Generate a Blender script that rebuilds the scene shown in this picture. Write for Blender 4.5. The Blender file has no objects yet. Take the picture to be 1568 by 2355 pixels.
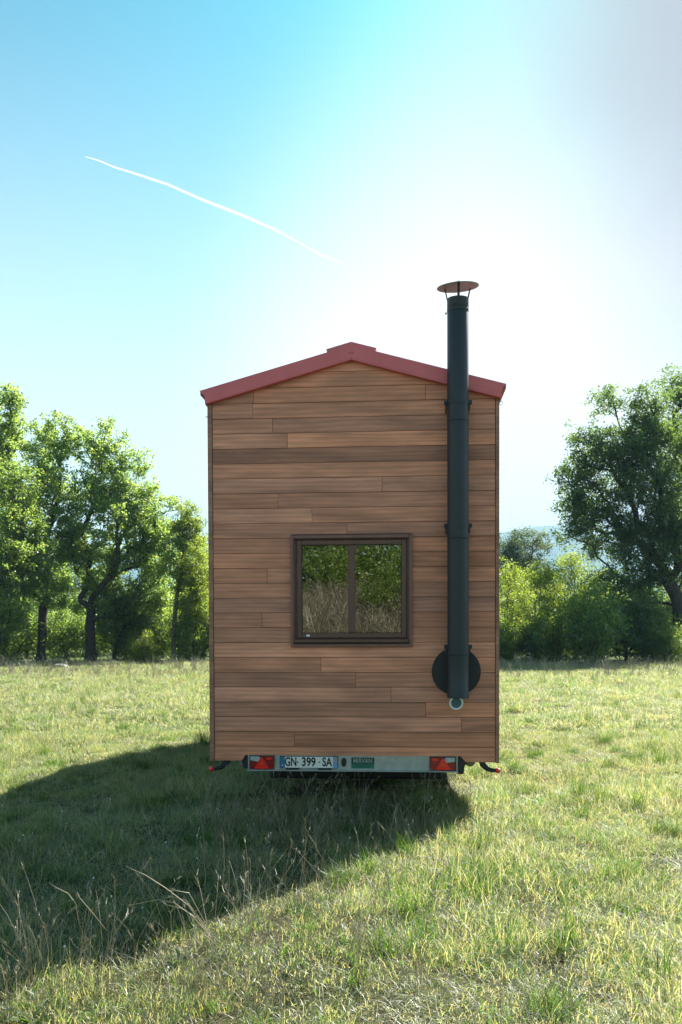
import bpy, bmesh, math, random
import numpy as np
from mathutils import Vector, Matrix, noise

R = math.radians
S = bpy.context.scene
COL = S.collection

# ------------------------------------------------------------------ camera
F, CX, HY, CH = 2100.0, 784.0, 1440.0, 1.64      # focal, centre, horizon in photo units; eye height
PITCH = 1.5
cd = bpy.data.cameras.new('camera')
cam = bpy.data.objects.new('camera', cd); COL.objects.link(cam)
cam.location = (0, 0, CH)
cam.rotation_euler = (R(90 - PITCH), 0, 0)
cd.sensor_fit = 'VERTICAL'; cd.sensor_height = 36.0; cd.sensor_width = 24.0
cd.lens = 36.0 * F / 2354.0
cd.shift_y = (HY + F * math.tan(R(PITCH)) - 1177.0) / 2354.0
cd.clip_start = 0.05; cd.clip_end = 20000
S.camera = cam

# ------------------------------------------------------------------ sky, sun, exposure
SUN_EL, SUN_AZ = 42.0, 36.0                       # azimuth to the right of the view direction
W = bpy.data.worlds.new('World'); S.world = W; W.use_nodes = True
nt = W.node_tree; nt.nodes.clear()
sky = nt.nodes.new('ShaderNodeTexSky'); sky.sky_type = 'NISHITA'; sky.sun_disc = False
sky.sun_elevation = R(SUN_EL); sky.sun_rotation = R(SUN_AZ)
sky.altitude = 300; sky.air_density = 1.0; sky.dust_density = 1.6; sky.ozone_density = 1.0
tint = nt.nodes.new('ShaderNodeMix'); tint.data_type = 'RGBA'; tint.blend_type = 'MULTIPLY'
tint.inputs[0].default_value = 1.0; tint.inputs[7].default_value = (0.50, 0.84, 0.80, 1)
bg = nt.nodes.new('ShaderNodeBackground'); bg.inputs['Strength'].default_value = 0.05
wo = nt.nodes.new('ShaderNodeOutputWorld')
nt.links.new(sky.outputs[0], tint.inputs[6])
gm = nt.nodes.new('ShaderNodeGamma'); gm.inputs['Gamma'].default_value = 1.45
nt.links.new(tint.outputs[2], gm.inputs['Color']); 
# milky air near the horizon, all the way round
wg = nt.nodes.new('ShaderNodeTexCoord'); sx_ = nt.nodes.new('ShaderNodeSeparateXYZ'); nt.links.new(wg.outputs['Generated'], sx_.inputs[0])
hr = nt.nodes.new('ShaderNodeMapRange'); hr.interpolation_type = 'SMOOTHERSTEP'
hr.inputs[1].default_value = -0.05; hr.inputs[2].default_value = 0.72; hr.inputs[3].default_value = 0.92; hr.inputs[4].default_value = 0.0
nt.links.new(sx_.outputs[2], hr.inputs[0])
mk = nt.nodes.new('ShaderNodeMix'); mk.data_type = 'RGBA'; mk.inputs[7].default_value = (6.6, 6.8, 6.9, 1)
dm = nt.nodes.new('ShaderNodeMix'); dm.data_type = 'RGBA'; dm.blend_type = 'MULTIPLY'; dm.inputs[0].default_value = 1; dm.inputs[7].default_value = (0.34, 0.70, 0.60, 1)
nt.links.new(gm.outputs[0], dm.inputs[6])
# forward-scattered glow in the low haze on the sun's side
gd = nt.nodes.new('ShaderNodeVectorMath'); gd.operation = 'DOT_PRODUCT'
gd.inputs[1].default_value = (math.sin(R(18)) * math.cos(R(13)), math.cos(R(18)) * math.cos(R(13)), math.sin(R(13)))
nt.links.new(wg.outputs['Generated'], gd.inputs[0])
gr = nt.nodes.new('ShaderNodeMapRange'); gr.interpolation_type = 'SMOOTHERSTEP'
gr.inputs[1].default_value = 0.865; gr.inputs[2].default_value = 1.0; gr.inputs[3].default_value = 0.0; gr.inputs[4].default_value = 0.60
nt.links.new(gd.outputs['Value'], gr.inputs[0])
ga = nt.nodes.new('ShaderNodeMath'); ga.operation = 'ADD'; ga.use_clamp = True
nt.links.new(hr.outputs[0], ga.inputs[0]); nt.links.new(gr.outputs[0], ga.inputs[1])
nt.links.new(ga.outputs[0], mk.inputs[0]); nt.links.new(dm.outputs[2], mk.inputs[6])
# grey-lilac veil added to the sky colour at right, dimming the sun's side
vd = nt.nodes.new('ShaderNodeVectorMath'); vd.operation = 'DOT_PRODUCT'
vd.inputs[1].default_value = (math.sin(R(44)) * math.cos(R(38)), math.cos(R(44)) * math.cos(R(38)), math.sin(R(38)))
nt.links.new(wg.outputs['Generated'], vd.inputs[0])
vn = nt.nodes.new('ShaderNodeTexNoise'); vn.inputs['Scale'].default_value = 2.2; vn.inputs['Detail'].default_value = 3
nt.links.new(wg.outputs['Generated'], vn.inputs['Vector'])
va = nt.nodes.new('ShaderNodeMath'); va.operation = 'MULTIPLY_ADD'; va.inputs[1].default_value = 0.10
nt.links.new(vn.outputs[0], va.inputs[0]); nt.links.new(vd.outputs['Value'], va.inputs[2])
vr = nt.nodes.new('ShaderNodeMapRange'); vr.interpolation_type = 'SMOOTHSTEP'
vr.inputs[1].default_value = 0.87; vr.inputs[2].default_value = 1.00; vr.inputs[3].default_value = 0.0; vr.inputs[4].default_value = 0.93
nt.links.new(va.outputs[0], vr.inputs[0])
vm = nt.nodes.new('ShaderNodeMix'); vm.data_type = 'RGBA'; vm.inputs[7].default_value = (3.0, 2.75, 3.05, 1)
nt.links.new(vr.outputs[0], vm.inputs[0]); nt.links.new(mk.outputs[2], vm.inputs[6]); nt.links.new(vm.outputs[2], bg.inputs['Color'])
nt.links.new(bg.outputs[0], wo.inputs['Surface'])

sd = bpy.data.lights.new('sun', 'SUN'); sd.energy = 5.0; sd.angle = R(0.53); sd.color = (1.0, 0.95, 0.86)
sun = bpy.data.objects.new('sun', sd); COL.objects.link(sun)
sdir = Vector((math.sin(R(SUN_AZ)) * math.cos(R(SUN_EL)), math.cos(R(SUN_AZ)) * math.cos(R(SUN_EL)), math.sin(R(SUN_EL))))
sun.location = sdir * 50
sun.rotation_euler = sdir.to_track_quat('Z', 'Y').to_euler()

vs = S.view_settings
S.display_settings.display_device = 'sRGB'
vs.view_transform = 'Standard'; vs.look = 'None'; vs.gamma = 1.0; vs.use_curve_mapping = False
vs.exposure = 1.85

S.render.engine = 'CYCLES'
cy = S.cycles
cy.max_bounces = 7; cy.diffuse_bounces = 3; cy.glossy_bounces = 3; cy.transmission_bounces = 5
cy.transparent_max_bounces = 8; cy.volume_bounces = 0
cy.use_denoising = True
cy.sample_clamp_indirect = 6

# ------------------------------------------------------------------ helpers
def at(px, py, d):
    return Vector(((px - CX) / F * d, d, CH + (HY - py) / F * d))

def tag(o, label=None, cat=None, group=None, kind=None):
    if label: o['label'] = label
    if cat: o['category'] = cat
    if group: o['group'] = group
    if kind: o['kind'] = kind
    return o

def empty(name, loc=(0, 0, 0), rz=0.0):
    o = bpy.data.objects.new(name, None); COL.objects.link(o)
    o.location = loc; o.rotation_euler = (0, 0, rz); o.empty_display_size = 0.2
    return o

def link(name, me, mat=None, parent=None):
    o = bpy.data.objects.new(name, me); COL.objects.link(o)
    if mat is not None and not me.materials: me.materials.append(mat)
    if parent is not None: o.parent = parent
    return o

def from_bm(name, bm, mat=None, parent=None, smooth=False, bevel=0.0):
    if bevel > 0:
        bmesh.ops.bevel(bm, geom=list(bm.edges), offset=bevel, segments=1, affect='EDGES', clamp_overlap=True)
    bmesh.ops.recalc_face_normals(bm, faces=bm.faces)
    me = bpy.data.meshes.new(name); bm.to_mesh(me); bm.free()
    if smooth:
        me.polygons.foreach_set('use_smooth', [True] * len(me.polygons))
    return link(name, me, mat, parent)

def add_box(bm, x0, x1, y0, y1, z0, z1):
    m = Matrix.Translation(((x0 + x1) / 2, (y0 + y1) / 2, (z0 + z1) / 2)) @ Matrix.Diagonal((abs(x1 - x0), abs(y1 - y0), abs(z1 - z0), 1))
    bmesh.ops.create_cube(bm, size=1.0, matrix=m)

def box(name, x0, x1, y0, y1, z0, z1, mat, parent=None, bevel=0.0):
    bm = bmesh.new(); add_box(bm, x0, x1, y0, y1, z0, z1)
    return from_bm(name, bm, mat, parent, bevel=bevel)

def add_prism(bm, pts, y0, y1):
    """extrude an XZ outline along Y"""
    a = [bm.verts.new((p[0], y0, p[1])) for p in pts]
    b = [bm.verts.new((p[0], y1, p[1])) for p in pts]
    bm.faces.new(a); bm.faces.new(b[::-1])
    n = len(pts)
    for i in range(n):
        j = (i + 1) % n
        bm.faces.new((a[j], a[i], b[i], b[j]))

def prism(name, pts, y0, y1, mat, parent=None, bevel=0.0):
    bm = bmesh.new(); add_prism(bm, pts, y0, y1)
    return from_bm(name, bm, mat, parent, bevel=bevel)

def add_lathe(bm, prof, axis_o, n=40, axis='z'):
    """prof: list of (r, h) along the axis"""
    rings = []
    for r, h in prof:
        ring = []
        for i in range(n):
            a = 2 * math.pi * i / n
            u, v = r * math.cos(a), r * math.sin(a)
            if axis == 'z': p = (axis_o[0] + u, axis_o[1] + v, axis_o[2] + h)
            elif axis == 'y': p = (axis_o[0] + u, axis_o[1] + h, axis_o[2] + v)
            else: p = (axis_o[0] + h, axis_o[1] + u, axis_o[2] + v)
            ring.append(bm.verts.new(p))
        rings.append(ring)
    for k in range(len(rings) - 1):
        for i in range(n):
            j = (i + 1) % n
            bm.faces.new((rings[k][i], rings[k][j], rings[k + 1][j], rings[k + 1][i]))
    return rings

def add_tube(bm, pts, rads, n=6, cap=True):
    pts = [Vector(p) for p in pts]
    if not hasattr(rads, '__len__'): rads = [rads] * len(pts)
    rings = []
    for i, p in enumerate(pts):
        d = (pts[min(i + 1, len(pts) - 1)] - pts[max(i - 1, 0)]).normalized()
        up = Vector((0, 0, 1)) if abs(d.z) < 0.9 else Vector((1, 0, 0))
        u = d.cross(up).normalized(); v = d.cross(u)
        rings.append([bm.verts.new(p + (u * math.cos(2 * math.pi * k / n) + v * math.sin(2 * math.pi * k / n)) * rads[i]) for k in range(n)])
    for a, b in zip(rings, rings[1:]):
        for k in range(n):
            bm.faces.new((a[k], a[(k + 1) % n], b[(k + 1) % n], b[k]))
    if cap:
        bm.faces.new(rings[0][::-1]); bm.faces.new(rings[-1])

def np_mesh(name, V, faces, attrs=None, smooth=False):
    """V (n,3); faces: list of arrays (m,k) of vertex ids"""
    me = bpy.data.meshes.new(name)
    V = np.asarray(V, np.float32)
    me.vertices.add(len(V)); me.vertices.foreach_set('co', V.ravel())
    loops = np.concatenate([f.ravel() for f in faces]).astype(np.int32)
    tot = np.concatenate([np.full(len(f), f.shape[1], np.int32) for f in faces])
    start = np.concatenate([[0], np.cumsum(tot)[:-1]]).astype(np.int32)
    me.loops.add(len(loops)); me.loops.foreach_set('vertex_index', loops)
    me.polygons.add(len(tot)); me.polygons.foreach_set('loop_start', start)
    try: me.polygons.foreach_set('loop_total', tot)
    except Exception: pass
    if smooth: me.polygons.foreach_set('use_smooth', np.ones(len(tot), bool))
    for k, a in (attrs or {}).items():
        at_ = me.attributes.new(k, 'FLOAT', 'POINT'); at_.data.foreach_set('value', np.asarray(a, np.float32))
    me.update(calc_edges=True)
    return me

# ------------------------------------------------------------------ materials
def new_mat(name):
    m = bpy.data.materials.new(name); m.use_nodes = True
    n = m.node_tree.nodes; n.clear()
    out = n.new('ShaderNodeOutputMaterial')
    return m, n, m.node_tree.links, out

def simple(name, col, rough=0.5, metal=0.0, var=0.12, scale=6.0, bump=0.0, coat=0.0):
    m, n, l, out = new_mat(name)
    p = n.new('ShaderNodeBsdfPrincipled')
    p.inputs['Roughness'].default_value = rough; p.inputs['Metallic'].default_value = metal
    if coat: p.inputs['Coat Weight'].default_value = coat
    tc = n.new('ShaderNodeTexCoord'); nz = n.new('ShaderNodeTexNoise')
    nz.inputs['Scale'].default_value = scale; nz.inputs['Detail'].default_value = 6
    l.new(tc.outputs['Object'], nz.inputs['Vector'])
    mr = n.new('ShaderNodeMapRange'); mr.inputs[1].default_value = 0.3; mr.inputs[2].default_value = 0.7
    mr.inputs[3].default_value = 1 - var; mr.inputs[4].default_value = 1 + var
    l.new(nz.outputs[0], mr.inputs[0])
    mx = n.new('ShaderNodeMix'); mx.data_type = 'RGBA'; mx.blend_type = 'MULTIPLY'; mx.inputs[0].default_value = 1
    mx.inputs[6].default_value = (*col, 1); l.new(mr.outputs[0], mx.inputs[7])
    l.new(mx.outputs[2], p.inputs['Base Color'])
    if bump:
        b = n.new('ShaderNodeBump'); b.inputs['Strength'].default_value = bump; b.inputs['Distance'].default_value = 0.01
        l.new(nz.outputs[0], b.inputs['Height']); l.new(b.outputs[0], p.inputs['Normal'])
    l.new(p.outputs[0], out.inputs[0])
    return m

def wood(name, col, objcol=True):
    m, n, l, out = new_mat(name)
    p = n.new('ShaderNodeBsdfPrincipled'); p.inputs['Roughness'].default_value = 0.62
    tc = n.new('ShaderNodeTexCoord'); oi = n.new('ShaderNodeObjectInfo')
    off = n.new('ShaderNodeVectorMath'); off.operation = 'MULTIPLY_ADD'
    cmb = n.new('ShaderNodeCombineXYZ')
    l.new(oi.outputs['Random'], cmb.inputs[0]); l.new(oi.outputs['Random'], cmb.inputs[1]); l.new(oi.outputs['Random'], cmb.inputs[2])
    l.new(cmb.outputs[0], off.inputs[0]); off.inputs[1].default_value = (37, 11, 23)
    l.new(tc.outputs['Object'], off.inputs[2])
    mp = n.new('ShaderNodeMapping'); mp.inputs['Scale'].default_value = (1.4, 4, 11)
    l.new(off.outputs[0], mp.inputs['Vector'])
    # flowing figure
    n1 = n.new('ShaderNodeTexNoise'); n1.inputs['Scale'].default_value = 1.0; n1.inputs['Detail'].default_value = 5; n1.inputs['Distortion'].default_value = 0.9
    l.new(mp.outputs[0], n1.inputs['Vector'])
    # fine fibres
    mp2 = n.new('ShaderNodeMapping'); mp2.inputs['Scale'].default_value = (2.5, 20, 130)
    l.new(off.outputs[0], mp2.inputs['Vector'])
    n2 = n.new('ShaderNodeTexNoise'); n2.inputs['Scale'].default_value = 1.0; n2.inputs['Detail'].default_value = 4
    l.new(mp2.outputs[0], n2.inputs['Vector'])
    # big blotches
    n3 = n.new('ShaderNodeTexNoise'); n3.inputs['Scale'].default_value = 2.2; n3.inputs['Detail'].default_value = 3
    mp3 = n.new('ShaderNodeMapping'); mp3.inputs['Scale'].default_value = (0.8, 1, 3)
    l.new(off.outputs[0], mp3.inputs['Vector']); l.new(mp3.outputs[0], n3.inputs['Vector'])
    # cathedral rings
    wv = n.new('ShaderNodeTexWave'); wv.wave_type = 'BANDS'; wv.bands_direction = 'Z'
    wv.inputs['Scale'].default_value = 1.6; wv.inputs['Distortion'].default_value = 7.0; wv.inputs['Detail'].default_value = 2.0; wv.inputs['Detail Scale'].default_value = 0.8
    mp4 = n.new('ShaderNodeMapping'); mp4.inputs['Scale'].default_value = (0.55, 1, 5)
    l.new(off.outputs[0], mp4.inputs['Vector']); l.new(mp4.outputs[0], wv.inputs['Vector'])
    def rng(src, a, b, lo=0.3, hi=0.7):
        r = n.new('ShaderNodeMapRange'); r.inputs[1].default_value = lo; r.inputs[2].default_value = hi
        r.inputs[3].default_value = a; r.inputs[4].default_value = b; l.new(src, r.inputs[0]); return r.outputs[0]
    def mul(a, b):
        k = n.new('ShaderNodeMath'); k.operation = 'MULTIPLY'; l.new(a, k.inputs[0]); l.new(b, k.inputs[1]); return k.outputs[0]
    f = mul(mul(rng(n1.outputs[0], 0.82, 1.16), rng(n2.outputs[0], 0.92, 1.07)), mul(rng(n3.outputs[0], 0.74, 1.2), rng(wv.outputs[1], 0.88, 1.08, 0, 1)))
    mx = n.new('ShaderNodeMix'); mx.data_type = 'RGBA'; mx.blend_type = 'MULTIPLY'; mx.inputs[0].default_value = 1
    mx.inputs[6].default_value = (*col, 1)
    if objcol: l.new(oi.outputs['Color'], mx.inputs[7])
    else: mx.inputs[7].default_value = (1, 1, 1, 1)
    mx2 = n.new('ShaderNodeMix'); mx2.data_type = 'RGBA'; mx2.blend_type = 'MULTIPLY'; mx2.inputs[0].default_value = 1
    l.new(mx.outputs[2], mx2.inputs[6]); l.new(f, mx2.inputs[7])
    l.new(mx2.outputs[2], p.inputs['Base Color'])
    b = n.new('ShaderNodeBump'); b.inputs['Strength'].default_value = 0.25; b.inputs['Distance'].default_value = 0.004
    l.new(n2.outputs[0], b.inputs['Height']); l.new(b.outputs[0], p.inputs['Normal'])
    l.new(p.outputs[0], out.inputs[0])
    return m

def leafy(name, c0, c1, yellow=(0.20, 0.18, 0.02), yfrac=0.04, trans=0.5, gloss=0.05, tgain=1.5, attr='tint', patch=None, straw=None, tblue=0.6, rough=0.45):
    """leaf or blade: diffuse + translucent + a little gloss, tone by a per-piece attribute"""
    m, n, l, out = new_mat(name)
    a = n.new('ShaderNodeAttribute'); a.attribute_name = attr
    rp = n.new('ShaderNodeValToRGB'); e = rp.color_ramp.elements
    e[0].color = (*c0, 1); e[1].color = (*c1, 1); e[1].position = 1 - yfrac - 0.02
    y = rp.color_ramp.elements.new(1 - yfrac); y.color = (*yellow, 1)
    l.new(a.outputs['Fac'], rp.inputs[0])
    col = rp.outputs[0]
    if patch is not None:                          # lusher and poorer patches of growth
        geo0 = n.new('ShaderNodeNewGeometry')
        nz0 = n.new('ShaderNodeTexNoise'); nz0.inputs['Scale'].default_value = patch[0]; nz0.inputs['Detail'].default_value = 4; nz0.inputs['Roughness'].default_value = 0.6
        l.new(geo0.outputs['Position'], nz0.inputs['Vector'])
        mr0 = n.new('ShaderNodeMapRange'); mr0.inputs[1].default_value = 0.34; mr0.inputs[2].default_value = 0.66; mr0.inputs[3].default_value = patch[1]; mr0.inputs[4].default_value = patch[2]
        l.new(nz0.outputs[0], mr0.inputs[0])
        mx0 = n.new('ShaderNodeMix'); mx0.data_type = 'RGBA'; mx0.blend_type = 'MULTIPLY'; mx0.inputs[0].default_value = 1
        l.new(col, mx0.inputs[6]); l.new(mr0.outputs[0], mx0.inputs[7]); col = mx0.outputs[2]
    if straw is not None:                          # dry patches across the field (the plants themselves are dry there)
        geo = n.new('ShaderNodeNewGeometry')
        nz = n.new('ShaderNodeTexNoise'); nz.inputs['Scale'].default_value = 0.9; nz.inputs['Detail'].default_value = 5; nz.inputs['Roughness'].default_value = 0.65
        l.new(geo.outputs['Position'], nz.inputs['Vector'])
        a2 = n.new('ShaderNodeAttribute'); a2.attribute_name = 'dry'
        ad = n.new('ShaderNodeMath'); ad.operation = 'MULTIPLY_ADD'; ad.inputs[1].default_value = straw[3]; l.new(nz.outputs[0], ad.inputs[0]); l.new(a2.outputs['Fac'], ad.inputs[2])
        st = n.new('ShaderNodeMapRange'); st.inputs[1].default_value = straw[4]; st.inputs[2].default_value = straw[4] + 0.12
        l.new(ad.outputs[0], st.inputs[0])
        mx = n.new('ShaderNodeMix'); mx.data_type = 'RGBA'; mx.inputs[7].default_value = (*straw[:3], 1)
        l.new(st.outputs[0], mx.inputs[0]); l.new(col, mx.inputs[6]); col = mx.outputs[2]
    d = n.new('ShaderNodeBsdfDiffuse'); t = n.new('ShaderNodeBsdfTranslucent'); g = n.new('ShaderNodeBsdfGlossy')
    g.inputs['Roughness'].default_value = rough; g.inputs['Color'].default_value = (0.9, 0.95, 0.9, 1)
    l.new(col, d.inputs['Color'])
    tg = n.new('ShaderNodeMix'); tg.data_type = 'RGBA'; tg.blend_type = 'MULTIPLY'; tg.inputs[0].default_value = 1
    tg.inputs[7].default_value = (tgain * 1.15, tgain * 1.1, tgain * tblue, 1)
    l.new(col, tg.inputs[6]); l.new(tg.outputs[2], t.inputs['Color'])
    m1 = n.new('ShaderNodeMixShader'); m1.inputs[0].default_value = trans
    l.new(d.outputs[0], m1.inputs[1]); l.new(t.outputs[0], m1.inputs[2])
    m2 = n.new('ShaderNodeMixShader'); m2.inputs[0].default_value = gloss
    l.new(m1.outputs[0], m2.inputs[1]); l.new(g.outputs[0], m2.inputs[2])
    l.new(m2.outputs[0], out.inputs[0])
    return m

M = {}
M['cedar'] = wood('cedar_boards', (0.61, 0.250, 0.142))
M['trimwood'] = wood('cedar_trim', (0.36, 0.175, 0.105), objcol=False)
M['underlay'] = simple('wall_underlay', (0.02, 0.015, 0.012), 0.9)
M['red'] = simple('red_metal_sheet', (0.70, 0.140, 0.140), 0.45, var=0.08, scale=3)
M['redroof'] = simple('red_roof_sheet', (0.28, 0.09, 0.09), 0.5, var=0.1, scale=3)
M['bronze'] = simple('brown_window_metal', (0.135, 0.062, 0.040), 0.42, var=0.1, scale=9)
M['bronze2'] = simple('brown_casing_metal', (0.200, 0.095, 0.070), 0.42, var=0.1, scale=9)
M['gasket'] = simple('black_gasket', (0.008, 0.008, 0.008), 0.6)
M['black'] = simple('black_enamel', (0.015, 0.022, 0.025), 0.48, var=0.15, scale=5)
M['blackmatt'] = simple('black_matt_plate', (0.018, 0.018, 0.017), 0.6, var=0.2, scale=12)
M['rubber'] = simple('black_rubber', (0.015, 0.015, 0.015), 0.7)
M['galv'] = simple('galvanised_steel', (0.40, 0.44, 0.41), 0.42, 0.5, var=0.16, scale=14)
M['plate'] = simple('number_plate_white', (0.80, 0.79, 0.72), 0.4, var=0.03)
M['plateblue'] = simple('number_plate_blue', (0.015, 0.16, 0.30), 0.4, var=0.05)
M['ink'] = simple('black_ink', (0.01, 0.01, 0.01), 0.5)
M['white'] = simple('white_plastic', (0.80, 0.80, 0.74), 0.45, var=0.04)
M['grey'] = simple('grey_print', (0.32, 0.33, 0.36), 0.5, var=0.04)
M['lightblue'] = simple('pale_blue_print', (0.14, 0.36, 0.52), 0.5, var=0.05)
M['green'] = simple('dark_green_print', (0.008, 0.055, 0.045), 0.45, var=0.1)
M['green2'] = simple('green_print', (0.015, 0.16, 0.10), 0.45, var=0.1)
M['palegreen'] = simple('pale_green_print', (0.28, 0.36, 0.30), 0.45, var=0.1)
M['lamp_red'] = simple('dark_red_lens', (0.30, 0.008, 0.010), 0.18, var=0.15, scale=30, coat=0.6)
M['reflector'] = simple('bright_red_reflector', (0.90, 0.02, 0.012), 0.22, var=0.1, scale=40, coat=0.5)
M['lamp_clear'] = simple('clear_lens', (0.36, 0.42, 0.40), 0.2, var=0.2, scale=30, coat=0.5)
M['brass'] = simple('brass_screw', (0.42, 0.26, 0.09), 0.4, 0.6)
M['capgreen'] = simple('pale_green_cap', (0.30, 0.33, 0.20), 0.6)
M['ventglass'] = simple('blue_grey_vent_disc', (0.055, 0.13, 0.17), 0.3, var=0.15, scale=20)
M['rock'] = simple('limestone', (0.24, 0.22, 0.18), 0.9, var=0.35, scale=4, bump=0.6)
M['bark'] = simple('oak_bark', (0.045, 0.036, 0.028), 0.95, var=0.45, scale=9, bump=0.8)
M['barkpale'] = simple('young_bark', (0.09, 0.075, 0.06), 0.9, var=0.35, scale=12, bump=0.5)

# window glass: coated, mirrors the outdoors over a dark room
m, n, l, out = new_mat('coated_window_glass')
g = n.new('ShaderNodeBsdfGlossy'); g.inputs['Roughness'].default_value = 0.004; g.inputs['Color'].default_value = (0.45, 0.44, 0.37, 1)
dk = n.new('ShaderNodeBsdfDiffuse'); dk.inputs['Color'].default_value = (0.010, 0.009, 0.008, 1)
mxs = n.new('ShaderNodeMixShader'); mxs.inputs[0].default_value = 0.62
l.new(dk.outputs[0], mxs.inputs[1]); l.new(g.outputs[0], mxs.inputs[2]); l.new(mxs.outputs[0], out.inputs[0])
M['glass'] = m

# foliage
M['oak'] = leafy('oak_leaves', (0.052, 0.088, 0.020), (0.115, 0.155, 0.040), yfrac=0.03, trans=0.70, tgain=3.8, tblue=0.85)
M['oakdark'] = leafy('dark_oak_leaves', (0.036, 0.070, 0.024), (0.085, 0.125, 0.040), yfrac=0.012, trans=0.62, tgain=2.7)
M['lime'] = leafy('light_green_leaves', (0.070, 0.105, 0.016), (0.12, 0.155, 0.024), yfrac=0.05, trans=0.65, tgain=2.8)
M['grey_leaf'] = leafy('grey_green_leaves', (0.055, 0.085, 0.040), (0.085, 0.115, 0.055), yfrac=0.0, tgain=1.8)
M['bush'] = leafy('hedge_leaves', (0.042, 0.078, 0.018), (0.105, 0.145, 0.030), yfrac=0.05, trans=0.65, tgain=3.2)
M['autumn'] = leafy('turning_leaves', (0.060, 0.100, 0.020), (0.11, 0.155, 0.036), yfrac=0.04, trans=0.65, tgain=2.9, tblue=0.8)
M['turf'] = leafy('turf_blades', (0.014, 0.042, 0.007), (0.036, 0.070, 0.018), trans=0.62, gloss=0.085, tgain=4.6, tblue=0.56, rough=0.5, patch=(1.5, 0.55, 1.35), yfrac=0.0,
                  straw=(0.125, 0.122, 0.086, 0.9, 0.90))
M['straw'] = leafy('straw', (0.13, 0.122, 0.085), (0.26, 0.245, 0.185), yfrac=0.0, trans=0.40, gloss=0.06, tgain=1.8, tblue=0.85, rough=0.55)
M['stalk'] = leafy('dry_stalk', (0.26, 0.24, 0.17), (0.42, 0.39, 0.30), yfrac=0.0, trans=0.35, gloss=0.05, tgain=1.2, tblue=0.9, rough=0.5)
M['weed'] = leafy('weed_leaves', (0.020, 0.056, 0.007), (0.050, 0.092, 0.014), yfrac=0.0, trans=0.55, gloss=0.03, tgain=2.6, rough=0.6)
M['petal'] = simple('white_petals', (0.8, 0.8, 0.82), 0.7)
M['scrub'] = leafy('dry_scrub', (0.11, 0.10, 0.078), (0.22, 0.195, 0.15), yfrac=0.0, trans=0.2, tgain=1.1, tblue=0.9)

# ------------------------------------------------------------------ ground
def sm(a, b, x):
    t = min(1, max(0, (x - a) / (b - a))); return t * t * (3 - 2 * t)

def gh(x, y):
    d = math.hypot(x, y - 6)
    far = 1 - sm(25, 70, d)
    h = 0.08 * noise.noise((x * 0.33, y * 0.33, 3.1)) + 0.05 * noise.noise((x * 1.0, y * 1.0, 7.7))
    if d < 25: h += 0.022 * noise.noise((x * 3.1, y * 3.1, 1.3))
    h *= 0.35 + 0.65 * far
    if y < -5: h += 2.0 * sm(-5.5, -13, y) + 0.9 * sm(-12, -40, y)
    return h

def warp(n, a, k, c):
    u = np.linspace(-1, 1, n); return c + a * np.sinh(k * u) / math.sinh(k)
gx = warp(261, 3700, 8.3, 0.0); gy = warp(281, 3700, 8.3, 6.0)
GV = np.array([(x, y, gh(x, y)) for y in gy for x in gx], np.float32)
nx, ny = len(gx), len(gy)
ii = (np.arange(ny - 1)[:, None] * nx + np.arange(nx - 1)[None]).ravel()
gme = np_mesh('field_ground', GV, [np.stack([ii, ii + 1, ii + nx + 1, ii + nx], 1)], smooth=True)
m, n, l, out = new_mat('meadow_soil')
p = n.new('ShaderNodeBsdfPrincipled'); p.inputs['Roughness'].default_value = 1.0; p.inputs['Specular IOR Level'].default_value = 0.1
geo = n.new('ShaderNodeNewGeometry')
n1 = n.new('ShaderNodeTexNoise'); n1.inputs['Scale'].default_value = 1.3; n1.inputs['Detail'].default_value = 9; n1.inputs['Roughness'].default_value = 0.7
n2 = n.new('ShaderNodeTexNoise'); n2.inputs['Scale'].default_value = 28; n2.inputs['Detail'].default_value = 5
l.new(geo.outputs['Position'], n1.inputs['Vector']); l.new(geo.outputs['Position'], n2.inputs['Vector'])
rp = n.new('ShaderNodeValToRGB'); e = rp.color_ramp.elements
e[0].position = 0.36; e[0].color = (0.030, 0.045, 0.014, 1); e[1].position = 0.64; e[1].color = (0.10, 0.085, 0.045, 1)
l.new(n1.outputs[0], rp.inputs[0])
mr = n.new('ShaderNodeMapRange'); mr.inputs[1].default_value = 0.3; mr.inputs[2].default_value = 0.7; mr.inputs[3].default_value = 0.55; mr.inputs[4].default_value = 1.3
l.new(n2.outputs[0], mr.inputs[0])
mx = n.new('ShaderNodeMix'); mx.data_type = 'RGBA'; mx.blend_type = 'MULTIPLY'; mx.inputs[0].default_value = 1
ln = n.new('ShaderNodeVectorMath'); ln.operation = 'LENGTH'; l.new(geo.outputs['Position'], ln.inputs[0])
fr = n.new('ShaderNodeMapRange'); fr.inputs[1].default_value = 36; fr.inputs[2].default_value = 46; l.new(ln.outputs['Value'], fr.inputs[0])
fm = n.new('ShaderNodeMix'); fm.data_type = 'RGBA'; fm.inputs[7].default_value = (0.070, 0.095, 0.030, 1)
l.new(fr.outputs[0], fm.inputs[0]); l.new(rp.outputs[0], fm.inputs[6])
l.new(fm.outputs[2], mx.inputs[6]); l.new(mr.outputs[0], mx.inputs[7]); l.new(mx.outputs[2], p.inputs['Base Color'])
bp = n.new('ShaderNodeBump'); bp.inputs['Strength'].default_value = 0.8; bp.inputs['Distance'].default_value = 0.03
l.new(n2.outputs[0], bp.inputs['Height']); l.new(bp.outputs[0], p.inputs['Normal']); l.new(p.outputs[0], out.inputs[0])
ground = link('field_ground', gme, m); tag(ground, 'grassy field running back to the line of trees', kind='structure')

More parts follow.
